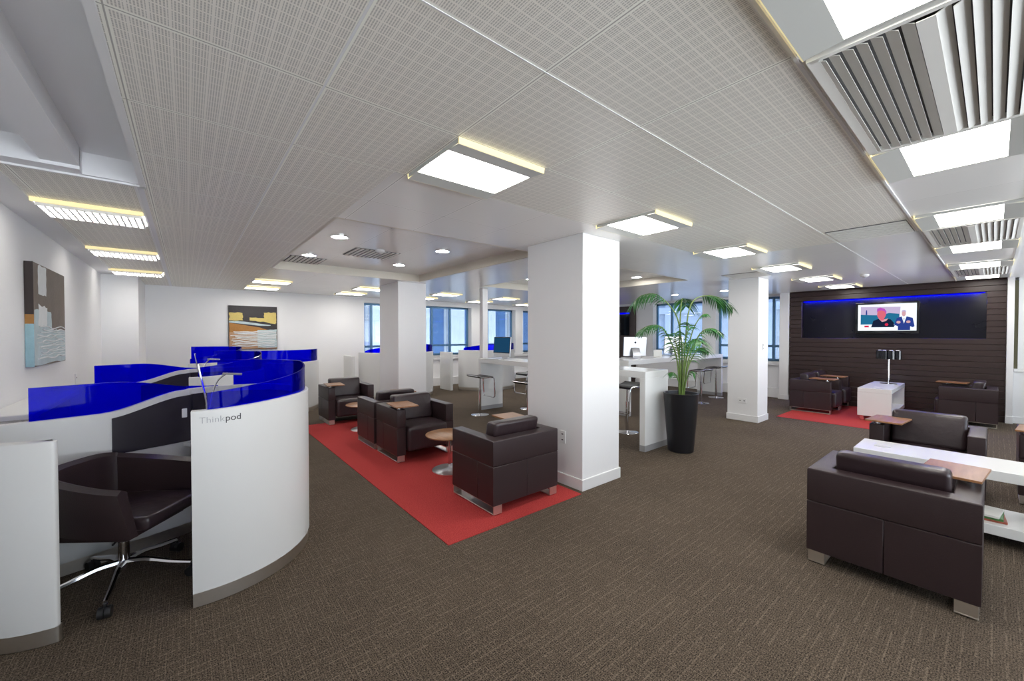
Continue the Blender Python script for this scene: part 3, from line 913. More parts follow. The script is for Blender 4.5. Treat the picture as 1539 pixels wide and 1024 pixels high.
# ------------------------------------------------------------------ low white tables
def low_table(name, label, loc, sx, sy, h, open_axis, m='desk_white'):
    t = thing(name, label, 'table', loc)
    th = 0.075
    bm = B(); bx(bm, 0, sx, 0, sy, h - th, h, 0.005, 2); obj('table_top', bm, m, t)
    bm = B(); bx(bm, 0, sx, 0, sy, 0.09, 0.165, 0.005, 2); obj('lower_shelf', bm, m, t)
    if open_axis == 'x':       # the long open sides face +-Y
        bm = B(); bx(bm, 0, 0.05, 0, sy, 0.165, h - th); obj('end_panel', bm, m, t)
        bm = B(); bx(bm, sx - 0.05, sx, 0, sy, 0.165, h - th); obj('end_panel', bm, m, t)
    else:
        bm = B(); bx(bm, 0, sx, 0, 0.05, 0.165, h - th); obj('end_panel', bm, m, t)
        bm = B(); bx(bm, 0, sx, sy - 0.05, sy, 0.165, h - th); obj('end_panel', bm, m, t)
    for (a, b) in ((0.06, 0.06), (sx - 0.06, 0.06), (0.06, sy - 0.06), (sx - 0.06, sy - 0.06)):
        bm = B()
        tube(bm, [(a - 0.014, b, 0.032), (a + 0.014, b, 0.032)], 0.032, 18)
        bx(bm, a - 0.02, a + 0.02, b - 0.02, b + 0.02, 0.05, 0.09)
        obj('castor', bm, 'chrome', t, True)
    bm = B()
    gx, gy = (sx * 0.22, sy * 0.5) if open_axis == 'x' else (sx * 0.5, sy - 0.16)
    cyl(bm, gx, gy, h, h + 0.003, 0.055, n=28); obj('cable_cover', bm, 'wing_gray', t)
    return t
low_table('lamp_table', 'white low table on castors carrying the black lamp', (9.58, 1.14, RZ), 1.60, 0.46, 0.595, 'x')
low_table('coffee_table', 'long white low table behind the foreground armchair', (4.62, -1.35, 0), 0.48, 2.145, 0.57, 'y')

# magazines on the lower shelf
for i, (dz, m, lb) in enumerate(((0.0, 'mag_red', 'red and white magazine at the bottom of the pile on the low table shelf'), (0.018, 'mag_green', 'green magazine on top of the pile on the low table shelf'), (0.036, 'paper', 'white folded newspaper lying over the magazines'))):
    bm = B(); bx(bm, -0.12, 0.12, -0.17, 0.17, 0, 0.0175, 0.002, 1)
    o = obj('magazine', bm, m, None, loc=(4.80, 0.10 + 0.01 * i, 0.166 + dz)); o.rotation_euler = (0, 0, R(4 - 5 * i))
    tag(o, lb, 'magazine', 'magazines on the low table')

# black table lamp
lp = thing('table_lamp', 'black drum table lamp on a chrome stem, on the white low table', 'lamp', (10.75, 1.33, 0.602))
bm = B(); lathe(bm, [(0.13, 0), (0.13, 0.008), (0.03, 0.016), (0.012, 0.02)], 36); obj('base', bm, 'chrome', lp, True)
bm = B(); cyl(bm, 0, 0, 0.015, 0.60, 0.016, n=16); obj('pole', bm, 'chrome', lp, True)
for i, (a, b) in enumerate(((0.02, -0.125), (-0.04, -0.04), (-0.02, 0.06), (0.04, 0.135))):
    bm = B(); cyl(bm, a * 0.8, b, 0.49, 0.66, 0.060, n=24); sh = obj('lamp_shade', bm, 'black_gloss', lp, True)
    bm = B(); lathe(bm, [(0.03, 0.64), (0.034, 0.655), (0.02, 0.672)], 16, a * 0.8, b); obj('bulb', bm, 'trim_white', sh, True)

# ------------------------------------------------------------------ high tables
def high_table(label, loc, sx, sy, h):
    t = thing('high_table', label, 'table', loc, 0, 'white high tables')
    lt = 0.085
    bm = B(); bx(bm, 0, sx, 0, sy, h - 0.09, h, 0.004, 2); obj('table_top', bm, 'desk_white', t)
    ends = [(0, sx, 0, lt), (0, sx, sy - lt, sy)] if sy > sx else [(0, lt, 0, sy), (sx - lt, sx, 0, sy)]
    for a, b, c, d in ends:
        bm = B(); bx(bm, a, b, c, d, 0.08, h - 0.09, 0.003, 1); lg = obj('end_panel', bm, 'desk_white', t)
        bm = B(); bx(bm, a, b, c, d, 0.0, 0.08); obj('kick_strip', bm, 'kick_gray', lg)
    return t
high_table('long white high table running back behind the big column', (4.74, 2.96, 0), 0.58, 3.92, 1.08)
high_table('white high table further back, behind the palm, with two computers', (6.55, 4.45, 0), 4.15, 0.62, 1.08)

# ------------------------------------------------------------------ bar stools
def stool(label, loc, rz):
    t = thing('bar_stool', label, 'stool', loc, rz, 'chrome and black bar stools')
    bm = B(); lathe(bm, [(0.175, 0), (0.175, 0.006), (0.16, 0.012), (0.04, 0.022), (0.025, 0.03)], 44); obj('base', bm, 'chrome', t, True)
    bm = B(); cyl(bm, 0, 0, 0.02, 0.50, 0.024, n=20); cyl(bm, 0, 0, 0.50, 0.735, 0.016, n=16); obj('pole', bm, 'chrome', t, True)
    # seat: thin pad, slightly dished, turned down at the front
    bm = B()
    prof = [(-0.19, 0.785), (-0.15, 0.765), (-0.06, 0.75), (0.06, 0.75), (0.13, 0.757), (0.19, 0.74)]
    pp = smooth_path([(0, y, z) for y, z in prof], 4)
    top = [[bm.verts.new((x, p.y, p.z + 0.016)) for x in (-0.18, 0.18)] for p in pp]
    bot = [[bm.verts.new((x, p.y, p.z - 0.018)) for x in (-0.18, 0.18)] for p in pp]
    for i in range(len(pp) - 1):
        bm.faces.new((top[i][0], top[i][1], top[i + 1][1], top[i + 1][0]))
        bm.faces.new((bot[i][0], bot[i + 1][0], bot[i + 1][1], bot[i][1]))
        for k in (0, 1): bm.faces.new((top[i][k], top[i + 1][k], bot[i + 1][k], bot[i][k]))
    bm.faces.new((top[0][0], top[0][1], bot[0][1], bot[0][0])); bm.faces.new((top[-1][0], top[-1][1], bot[-1][1], bot[-1][0]))
    obj('seat', bm, 'black_plastic', t, True)
    bm = B()
    loop = []
    for s in (-1, 1):
        side = [(s * 0.19, -0.19, 0.785), (s * 0.19, -0.08, 0.75), (s * 0.19, 0.06, 0.75), (s * 0.19, 0.155, 0.752), (s * 0.19, 0.205, 0.70), (s * 0.19, 0.215, 0.55), (s * 0.185, 0.225, 0.38), (s * 0.165, 0.21, 0.345)]
        tube(bm, smooth_path(side, 4), 0.011, 8)
    tube(bm, [(-0.165, 0.21, 0.345), (0.165, 0.21, 0.345)], 0.011, 8)
    tube(bm, [(-0.19, -0.19, 0.785), (0.19, -0.19, 0.785)], 0.011, 8)
    tube(bm, [(-0.19, 0.0, 0.745), (0.19, 0.0, 0.745)], 0.010, 8)
    obj('footrest_frame', bm, 'chrome', t, True)
    return t
sA = stool('bar stool at the far end of the long high table, left of the computer', (4.46, 6.42, 0), -PI / 2)
dup(sA, (4.48, 5.02, 0), -PI / 2, 'bar stool beside the big column, partly hidden by its left edge')
dup(sA, (5.62, 6.30, 0), PI / 2, 'bar stool on the window side of the long high table')
dup(sA, (5.50, 3.76, 0), PI / 2, 'bar stool under the near end of the long high table')
dup(sA, (9.15, 4.28, 0), 0, 'bar stool behind the palm, nearer the pot')
dup(sA, (10.25, 4.42, 0), 0, 'bar stool behind the palm, next to the right-hand column')

# ------------------------------------------------------------------ computers
def imac(label, loc, rz):
    t = thing('computer', label, 'computer', loc, rz, 'all-in-one desktop computers')
    bm = B(); bx(bm, -0.26, 0.26, 0.0, 0.028, 0.045, 0.45, 0.008, 3)
    bmesh.ops.rotate(bm, cent=(0, 0, 0.25), matrix=Matrix.Rotation(R(-5), 3, 'X'), verts=bm.verts); obj('housing', bm, 'alu', t)
    bm = B(); bx(bm, -0.257, 0.257, -0.003, -0.0005, 0.12, 0.447, 0.0, 1)
    bmesh.ops.rotate(bm, cent=(0, 0, 0.25), matrix=Matrix.Rotation(R(-5), 3, 'X'), verts=bm.verts); bz = obj('bezel', bm, 'black_gloss', t)
    bm = B(); bx(bm, -0.24, 0.24, -0.005, -0.003, 0.135, 0.432)
    bmesh.ops.rotate(bm, cent=(0, 0, 0.25), matrix=Matrix.Rotation(R(-5), 3, 'X'), verts=bm.verts); obj('screen', bm, 'scr_desktop', bz)
    bm = B()
    pts = [(0, 0.075, 0.0), (0, 0.075, 0.01), (0, 0.09, 0.08), (0, 0.06, 0.17), (0, 0.03, 0.22)]
    bx(bm, -0.09, 0.09, -0.05, 0.12, 0.0, 0.008, 0.003, 1)
    rows = [[bm.verts.new((x, p[1] + d, p[2])) for x, d in ((-0.085, 0), (0.085, 0), (0.085, 0.008), (-0.085, 0.008))] for p in smooth_path(pts, 4)]
    for a, b in zip(rows, rows[1:]):
        for k in range(4):
            j = (k + 1) % 4; bm.faces.new((a[k], a[j], b[j], b[k]))
    obj('stand', bm, 'alu', t)
    # small fruit mark on the back
    bm = B()
    mk = []
    for i in range(24):
        a = 2 * PI * i / 24
        r = 0.024 * (1 + 0.10 * math.cos(2 * a)) * (1 - 0.35 * max(0, 1 - abs(a) / 0.5 if a < PI else 1 - abs(2 * PI - a) / 0.5))
        mk.append((r * math.cos(a) * -1, 0.33 + r * math.sin(a) * 1.05))
    a_ = [bm.verts.new((x, 0.0, z)) for x, z in mk]; b_ = [bm.verts.new((x, 0.0015, z)) for x, z in mk]
    bm.faces.new(a_); bm.faces.new(b_[::-1])
    for i in range(24): bm.faces.new((a_[i], a_[(i + 1) % 24], b_[(i + 1) % 24], b_[i]))
    lf = [(0.002, 0.358), (-0.004, 0.366), (-0.004, 0.374), (0.004, 0.366)]
    bm.faces.new([bm.verts.new((x, 0.001, z)) for x, z in lf])
    bmesh.ops.translate(bm, vec=(0, 0.0365, 0), verts=bm.verts)
    obj('logo_mark', bm, 'text_dark', t)
    bm = B(); bx(bm, -0.20, 0.20, -0.24, -0.13, 0.001, 0.010, 0.003, 1); obj('keyboard', bm, 'pod_white', t)
    return t
im = imac('desktop computer with a dark blue screen, on the long high table', (4.97, 6.38, 1.081), R(-88))
dup(im, (7.35, 4.85, 1.081), R(152), 'desktop computer seen from the back, left one on the far high table')
dup(im, (9.0, 4.88, 1.081), R(155), 'desktop computer seen from the back behind the palm leaves')
bm = B()
for q in range(1): bx(bm, -0.10, 0.10, 0, 0.004, 0.0, 0.16, 0, 1)
bx(bm, -0.10, 0.10, -0.04, 0.06, 0, 0.004)
o = obj('sign_holder', bm, 'paper', None, loc=(8.1, 4.75, 1.081)); o.rotation_euler = (0, 0, R(-30))
tag(o, 'small white card stand between the two computers on the far high table', 'sign holder')

# ------------------------------------------------------------------ pot with palm
pot = thing('potted_palm', 'tall black planter with a green palm, beside the high table', 'plant', (5.19, 2.70, 0))
bm = B(); lathe(bm, [(0.155, 0.0), (0.165, 0.01), (0.222, 0.77), (0.226, 0.785), (0.222, 0.79), (0.208, 0.788), (0.20, 0.74), (0.02, 0.74)], 56); obj('planter', bm, 'pot_black', pot, True)
bm = B(); lathe(bm, [(0.20, 0.735), (0.198, 0.745), (0.01, 0.75)], 32); obj('soil', bm, 'soil', pot, True)
rtv = Vector((math.sin(R(50.6)), -math.cos(R(50.6)), 0))      # across the view
fwv = Vector((math.cos(R(50.6)), math.sin(R(50.6)), 0))
def frond(pts, leaf_len, start=0.35, nleaf=20, droop=0.75, width=0.0085):
    """pts: (across, depth, height) control points of the stalk; leaflets on its outer part"""
    P = smooth_path([tuple(rtv * a + fwv * d + Vector((0, 0, h))) for a, d, h in pts], 9)
    bm = B(); N = len(P)
    tube(bm, P, [0.010 * (1 - 0.8 * i / N) + 0.0015 for i in range(N)], 6)
    st_ = obj('frond_stalk', bm, 'stem_green', pot, True)
    bm = B()
    for i in range(nleaf):
        f = start + (1 - start) * (i + 0.5) / nleaf
        q = f * (N - 1); a = int(q); fr = q - a
        p = P[a].lerp(P[min(a + 1, N - 1)], fr)
        t = (P[min(a + 1, N - 1)] - P[max(a - 1, 0)]).normalized()
        side = t.cross(Vector((0, 0, 1)))
        side = side.normalized() if side.length > 0.1 else rtv.copy()
        env = math.sin(PI * min(1, 0.18 + 0.80 * (i + 0.5) / nleaf)) ** 0.6
        for s in (-1, 1):
            L = leaf_len * env * random.uniform(0.85, 1.1)
            d = (side * s * 0.75 + t * 0.62 + Vector((0, 0, random.uniform(-.15, .15)))).normalized()
            w = t.cross(d).cross(d).normalized()
            prev = None
            n = 6
            for k in range(n + 1):
                u = k / n
                c = p + d * (L * u) + Vector((0, 0, -droop * L * u * u))
                ww = width * math.sin(PI * min(1, 0.12 + 0.88 * u)) + 0.0006
                v = (bm.verts.new(c + w * ww), bm.verts.new(c - w * ww))
                if prev: bm.faces.new((prev[0], prev[1], v[1], v[0]))
                prev = v
    obj('leaflets', bm, 'leaf', st_)
b0 = 0.75
frond([(0.00, 0.02, b0), (0.02, 0.02, 1.30), (-0.04, 0.0, 1.75), (-0.17, -0.02, 1.97), (-0.36, -0.03, 2.12), (-0.56, -0.04, 2.10), (-0.66, -0.04, 2.00)], 0.26, 0.55, 22)
frond([(0.02, 0.0, b0), (0.05, 0.0, 1.35), (0.10, 0.02, 1.85), (0.20, 0.04, 2.06), (0.40, 0.05, 2.11), (0.58, 0.05, 2.06), (0.72, 0.05, 1.94)], 0.26, 0.58, 22)
frond([(0.01, 0.03, b0), (0.00, 0.06, 1.40), (0.04, 0.12, 1.90), (0.12, 0.26, 2.08), (0.22, 0.42, 2.08), (0.30, 0.55, 2.0)], 0.24, 0.58, 18)
frond([(-0.02, 0.0, b0), (-0.05, 0.0, 1.20), (-0.14, 0.0, 1.48), (-0.28, -0.02, 1.68), (-0.44, -0.03, 1.70), (-0.60, -0.03, 1.62)], 0.24, 0.45, 20)
frond([(0.03, -0.02, b0), (0.08, -0.03, 1.20), (0.16, -0.04, 1.45), (0.26, -0.05, 1.62), (0.40, -0.06, 1.66), (0.54, -0.06, 1.58)], 0.20, 0.42, 18)
frond([(0.0, -0.03, b0), (0.02, -0.08, 1.15), (0.04, -0.16, 1.40), (0.06, -0.28, 1.52), (0.08, -0.42, 1.48)], 0.26, 0.35, 18)
frond([(0.03, 0.0, b0), (0.10, 0.03, 1.10), (0.20, 0.06, 1.30), (0.30, 0.08, 1.40), (0.42, 0.10, 1.34)], 0.22, 0.35, 16)
frond([(-0.01, 0.0, b0), (-0.02, -0.02, 1.10), (-0.06, -0.04, 1.36), (-0.12, -0.08, 1.54), (-0.10, -0.12, 1.62)], 0.26, 0.35, 16)
frond([(0.02, 0.02, b0), (0.08, 0.02, 1.25), (0.16, 0.02, 1.62), (0.26, 0.0, 1.82), (0.34, 0.0, 1.86)], 0.10, 0.7, 8)
frond([(-0.02, -0.02, b0), (-0.04, -0.04, 0.92), (-0.12, -0.06, 1.06), (-0.20, -0.08, 1.06)], 0.13, 0.45, 8)
frond([(0.02, -0.02, b0), (0.04, -0.06, 0.95), (0.08, -0.10, 1.08), (0.12, -0.14, 1.06)], 0.13, 0.4, 8)
frond([(0.01, 0.02, b0), (0.03, 0.08, 1.10), (0.10, 0.18, 1.35), (0.16, 0.30, 1.46), (0.20, 0.42, 1.42)], 0.22, 0.4, 14)
frond([(0.01, -0.01, b0), (0.03, -0.02, 1.20), (0.04, -0.03, 1.48), (0.07, -0.06, 1.66), (0.02, -0.10, 1.74)], 0.22, 0.45, 14)

# ------------------------------------------------------------------ desk pods
def sstep(a, b, x):
    t = max(0, min(1, (x - a) / (b - a))); return t * t * (3 - 2 * t)
def arc(cx, cy, r, a0, a1, n):
    return [(cx + r * math.cos(R(a0 + (a1 - a0) * i / n)), cy + r * math.sin(R(a0 + (a1 - a0) * i / n))) for i in range(n + 1)]

def think_pod(label, dy, first=True):
    t = thing('desk_pod', label, 'desk pod', (0, dy, 0), 0, 'desk pods along the left wall')
    CX, CY, RO = 0.095, 3.55, 0.655
    s_part = [(-1.07 + (1.07 + 0.02) * i / 22, 3.78 + 0.33 * (i / 22) ** 1.2) for i in range(23)]
    s_join = [(0.0, 4.16)]
    A = arc(CX, CY, RO, 90, -97, 56)
    path = s_part[:-1] + [(-0.01, 4.15)] + [(x, y) for x, y in A]
    def ztop(x, y, i):
        if i < 23: return 1.035 + 0.111 * sstep(-0.48, -0.02, x)
        f = (i - 23) / 56
        return 1.146 + 0.014 * sstep(0, 0.3, f) - 0.02 * sstep(0.7, 1, f)
    zt = [ztop(p[0], p[1], i) for i, p in enumerate(path)]
    bm = B(); ribbon(bm, path, 0.088, zt, 0.06, side=-1, cham=0.004); obj('curved_wall', bm, 'pod_white', t, True)
    # kick plate set back a little under the wall
    def inset(pth, d):
        out = []
        for i in range(len(pth)):
            a = Vector(pth[max(i - 1, 0)]); b = Vector(pth[min(i + 1, len(pth) - 1)])
            tt = (b - a).normalized(); n_ = Vector((tt.y, -tt.x))
            out.append((pth[i][0] + n_.x * d, pth[i][1] + n_.y * d))
        return out
    bm = B(); ribbon(bm, inset(path, 0.008), 0.004, 0.088, 0.045, side=-1); obj('kick_plate', bm, 'steel', t, True)
    # blue screen over the s-shaped part, falling away to the right
    gl = [i for i in range(23) if path[i][0] > -0.80]
    gp = inset(path, 0.022)
    sub = [gp[i] for i in gl] + [gp[24], gp[26]]
    idx = gl + [24, 26]
    top = [1.245 - (1.245 - 1.152) * sstep(-0.42, 0.14, p[0]) for p in sub]
    bm = B(); ribbon(bm, sub, [zt[i] - 0.03 for i in idx], [max(a, zt[i] + 0.002) for a, i in zip(top, idx)], 0.010, side=-1); obj('blue_screen', bm, 'blue_acrylic', t, True)
    # blue screen round the pod
    i0 = 23 + 6
    sub = [gp[i] for i in range(i0, len(path) - 2)]
    nn = len(sub)
    top = []
    for k in range(nn):
        ang = 90 - 187 * (i0 + k - 23) / 56
        top.append(1.365 if ang > 5 else 1.365 - 0.13 * ((5 - ang) / 98) ** 0.9)
    bm = B(); ribbon(bm, sub, [zt[i] - 0.03 for i in range(i0, len(path) - 2)], top, 0.010, side=-1); obj('blue_screen', bm, 'blue_acrylic', t, True)
    # dark lining panel under the s rim
    dp = [gp_ for gp_ in inset(path, -0.0)]
    front = [(x, y - 0.0) for x, y in path]
    sel = [i for i in range(24) if path[i][0] > -0.46]
    lin = inset(path, 0.0605)
    bm = B(); ribbon(bm, [lin[i] for i in sel] + [lin[i] for i in range(24, 50)], 0.74, [zt[i] - 0.045 for i in sel] + [zt[i] - 0.05 for i in range(24, 50)], 0.008, side=-1); obj('lining_panel', bm, 'dark_panel', t, True)
    # worktop in the round end
    W_ = [(-0.04, 4.06)] + arc(CX, CY, RO - 0.072, 84, -20, 20) + [(0.40, 3.42), (0.12, 3.78)]
    bm = B(); prism(bm, W_, 0.705, 0.735); obj('desk_top', bm, 'desk_white', t)
    if first:
        # socket plate on the lining
        bm = B(); bx(bm, -0.035, 0.0, 4.02, 4.034, 0.93, 1.0, 0.003, 1); obj('socket_plate', bm, 'trim_white', t)
    return t
pod1 = think_pod('nearest round white desk pod with blue screens and lettering on its front', 0.0)

# lettering wrapped on the pod wall
def lettering(parent, text, m, u0, z, size, bold):
    cu = bpy.data.curves.new('lettering', 'FONT'); cu.body = text; cu.size = size
    cu.offset = -0.0002 if bold else -0.0011
    cu.extrude = 0.0008
    o = bpy.data.objects.new('tmp', cu); COL.objects.link(o)
    bpy.context.view_layer.update()
    dg = bpy.context.evaluated_depsgraph_get()
    me = bpy.data.meshes.new_from_object(o.evaluated_get(dg))
    w = max(v.co.x for v in me.vertices)
    CX, CY, RO = 0.095, 3.55, 0.655
    bmt = bmesh.new(); bmt.from_mesh(me)
    bmesh.ops.triangulate(bmt, faces=bmt.faces)
    bmesh.ops.subdivide_edges(bmt, edges=[e for e in bmt.edges if e.calc_length() > 0.012], cuts=2)
    for v in bmt.verts:
        x, y, zz = v.co
        a = R(-97) + (u0 + x) / RO
        r = RO + 0.0012 + zz
        v.co = (CX + r * math.cos(a), CY + r * math.sin(a), z + y)
    bpy.data.objects.remove(o)
    nm = obj('lettering', bmt, m, parent)
    return w
wd = lettering(pod1, 'Think', 'text_gray', 0.036, 1.066, 0.053, False)
lettering(pod1, 'pod', 'text_dark', 0.036 + wd + 0.003, 1.066, 0.053, True)

think_pod('second round white desk pod, right behind the lettered one', 2.30, False)

def end_screen(label):
    t = thing('desk_pod', label, 'desk pod', (0, 0, 0))
    path = [(-0.515, 3.045)] + [(-0.52, 3.03), (-0.535, 3.022)] + [(-0.60, 3.03), (-0.68, 3.055), (-0.76, 3.10), (-0.85, 3.17), (-0.94, 3.26), (-1.02, 3.37), (-1.06, 3.45)]
    path = [tuple(p)[:2] for p in smooth_path([(x, y, 0) for x, y in path], 4)]
    bm = B(); ribbon(bm, path, 0.088, 1.04, 0.06, side=-1, cham=0.005); obj('curved_wall', bm, 'pod_white', t, True)
    bm = B(); ribbon(bm, [(x + 0.004, y + 0.008) for x, y in path], 0.004, 0.088, 0.045, side=-1); obj('kick_plate', bm, 'steel', t, True)
    return t
end_screen('white curved end screen cut off by the lower left edge')

def round_pod(label, cx, cy, r, a0, a1, h, g0, gfun, wing=None):
    t = thing('desk_pod', label, 'desk pod', (cx, cy, 0), 0, 'round desk pods near the windows')
    P = arc(0, 0, r, a0, a1, 48)
    bm = B(); ribbon(bm, P, 0.088, h, 0.06, side=1, cham=0.004); obj('curved_wall', bm, 'pod_white', t, True)
    bm = B(); ribbon(bm, arc(0, 0, r - 0.008, a0, a1, 48), 0.004, 0.088, 0.045, side=1); obj('kick_plate', bm, 'steel', t, True)
    A0, A1 = g0
    gp = arc(0, 0, r - 0.022, A0, A1, 40)
    top = [h + 0.01 + gfun(i / 40) for i in range(41)]
    bm = B(); ribbon(bm, gp, h - 0.03, top, 0.010, side=1); obj('blue_screen', bm, 'blue_acrylic', t, True)
    bm = B(); prism(bm, arc(0, 0, r - 0.075, A0 + 20, A1 - 20, 20), 0.705, 0.735); obj('desk_top', bm, 'desk_white', t)
    if wing:
        bm = B(); bx(bm, *wing, 0.004, 1); obj('side_screen', bm, 'pod_white', t)
    return t
round_pod('round white desk pod along the left wall, third behind the lettered one', 0.095, 8.15, 0.655, -97, 95, 1.15, (-95, 93), lambda f: 0.06 + 0.15 * min(1, f / 0.5))
# counter-clockwise arcs: the inside is to the left
round_pod('round white desk pod behind the lettered pod, below the black and gold painting', 1.28, 9.62, 0.98, -160, 40, 1.03, (-158, 20), lambda f: 0.235 if f < 0.75 else 0.235 - 0.20 * ((f - 0.75) / 0.25) ** 2)
round_pod('round white desk pod behind the far white column', 4.25, 10.02, 0.98, -175, 10, 1.14, (-160, 5), lambda f: 0.03 + 0.16 * math.sin(PI * min(1, f * 0.95 + 0.0)) ** 0.8, (-1.16, -1.10, -0.2, 0.5, 0.0, 1.05))
round_pod('round white desk pod by the back windows, left of the computer', 6.95, 9.80, 0.92, -178, -5, 1.14, (-165, -8), lambda f: 0.02 + 0.17 * math.sin(PI * min(1, 0.05 + f * 0.80)) ** 0.9, (-1.22, -1.14, -0.1, 0.5, 0.0, 1.08))

# white shelf by the left wall beyond the first screen
bm = B(); bx(bm, -1.095, -0.84, 4.3, 5.9, 0.98, 1.02, 0.005, 1); bx(bm, -1.09, -0.90, 4.34, 4.40, 0, 0.98); bx(bm, -1.09, -0.90, 5.80, 5.86, 0, 0.98)
tag(obj('wall_shelf', bm, 'pod_white'), 'narrow white shelf along the left wall behind the first blue screen', 'shelf')

# desk lamps in the pods
def desk_lamp(label, loc, rz):
    t = thing('desk_lamp', label, 'lamp', loc, rz, 'slim chrome desk lamps')
    bm = B(); lathe(bm, [(0.05, 0), (0.05, 0.008), (0.012, 0.014)], 24); obj('base', bm, 'chrome', t, True)
    bm = B()
    tube(bm, smooth_path([(0, 0, 0.01), (0.0, 0.0, 0.30), (-0.03, 0, 0.50), (-0.05, 0, 0.62)], 5), 0.007, 8)
    tube(bm, smooth_path([(0.012, 0, 0.01), (0.02, 0.0, 0.30), (0.06, 0, 0.48), (0.13, 0, 0.55)], 5), 0.006, 8)
    obj('stem', bm, 'chrome', t, True)
    bm = B(); tube(bm, [(0.10, 0, 0.545), (0.22, 0.0, 0.535)], 0.016, 12, flat=(0.5, 1.6)); obj('lamp_head', bm, 'alu', t, True)
    return t
d1 = desk_lamp('slim chrome desk lamp standing inside the lettered pod', (0.115, 3.76, 0.736), R(-10))
dup(d1, (0.12, 6.02, 0.736), R(30), 'slim chrome desk lamp inside the second desk pod')

# ------------------------------------------------------------------ swivel chair
ch = thing('office_chair', 'dark leather swivel tub chair on a chrome star base', 'chair', (-0.32, 3.50, 0), R(-37) - PI / 2)
# local: +Y is forward
bm = B()
bx(bm, -0.25, 0.25, -0.20, 0.34, 0.42, 0.50, 0.03, 4)
for v in bm.verts:
    f = max(0, (v.co.y - 0.05) / 0.25)
    v.co.z += 0.012 * f
    v.co.x *= 1 - 0.10 * f
obj('seat', bm, 'leather_soft', ch, True)
# wrap-round shell: back and arms in one band
bm = B()
shell = []
n = 44
for i in range(n + 1):
    s = -1 + 2 * i / n            # -1 left arm front, 0 back, +1 right arm front
    a = s * 1.0
    # plan: superellipse half
    th_ = a * PI * 0.5
    X = 0.315 * math.copysign(abs(math.sin(th_)) ** 0.62, s)
    Y = -0.30 * abs(math.cos(th_)) ** 0.8 + (0.27 * max(0, abs(s) - 0.45) / 0.55)
    top = 0.705 + 0.085 * (math.cos(s * PI * 0.5) ** 1.2)
    bot = 0.415
    lean = 1.0
    shell.append((X, Y, bot, top))
rows = []
for i, (X, Y, b_, t_) in enumerate(shell):
    p0 = Vector(shell[max(i - 1, 0)][:2]); p1 = Vector(shell[min(i + 1, n)][:2])
    tt = (p1 - p0).normalized(); nn_ = Vector((-tt.y, tt.x)) * 0.055     # inwards
    if (Vector((X, Y)) + nn_).length > Vector((X, Y)).length: nn_ = -nn_
    o0 = Vector((X, Y)) * 0.90; o1 = Vector((X, Y)) * 1.06
    q = Vector((X, Y)) + nn_
    q0, q1 = q * 0.92, q * 1.02
    tip = 0.05 * max(0, (abs(-1 + 2 * i / n) - 0.8) / 0.2)
    zl = b_ + 0.0
    rows.append([(o0.x, o0.y + tip, zl), (o1.x, o1.y - tip * 0.3, t_ - 0.02), ((o1.x + q1.x) / 2 * 1.01, (o1.y + q1.y) / 2 - tip * 0.3, t_), (q1.x, q1.y - tip * 0.3, t_ - 0.02), (q0.x, q0.y + tip, zl)])
V = [[bm.verts.new(c) for c in r] for r in rows]
for i in range(n):
    for k in range(5):
        j = (k + 1) % 5
        bm.faces.new((V[i][k], V[i + 1][k], V[i + 1][j], V[i][j]))
bm.faces.new(V[0]); bm.faces.new(V[-1][::-1])
obj('backrest', bm, 'leather', ch, True)
bm = B(); bx(bm, -0.22, 0.22, -0.24, 0.22, 0.362, 0.43, 0.03, 4); obj('seat_pan', bm, 'leather', ch, True)
bm = B(); bx(bm, -0.08, 0.08, -0.10, 0.10, 0.338, 0.365, 0.004, 1); tube(bm, [(0.05, 0.05, 0.345), (0.20, 0.12, 0.345)], 0.006, 6); obj('tilt_lever', bm, 'black_plastic', ch)
bm = B(); cyl(bm, 0, 0, 0.12, 0.34, 0.016, n=18); cyl(bm, 0, 0, 0.09, 0.27, 0.028, n=20); obj('gas_lift', bm, 'chrome', ch, True)
legs_a = [R(-97 + 37 + 90 + 72 * k) for k in range(5)]
for a in legs_a:
    c, s = math.cos(a), math.sin(a)
    bm = B()
    P = smooth_path([(0.02 * c, 0.02 * s, 0.135), (0.12 * c, 0.12 * s, 0.135), (0.24 * c, 0.24 * s, 0.105), (0.365 * c, 0.365 * s, 0.082)], 4)
    tube(bm, P, [0.026 - 0.012 * i / len(P) for i in range(len(P))], 8, flat=(0.9, 0.8))
    lg = obj('leg', bm, 'chrome', ch, True)
    bm = B()
    cx_, cy_ = 0.37 * c, 0.37 * s
    cyl(bm, cx_, cy_, 0.045, 0.078, 0.008, n=10)
    for d in (-0.015, 0.015):
        tube(bm, [(cx_ - s * (d - 0.013), cy_ + c * (d - 0.013), 0.031), (cx_ - s * (d + 0.013), cy_ + c * (d + 0.013), 0.031)], 0.031, 20)
    obj('castor', bm, 'black_plastic', lg, True)

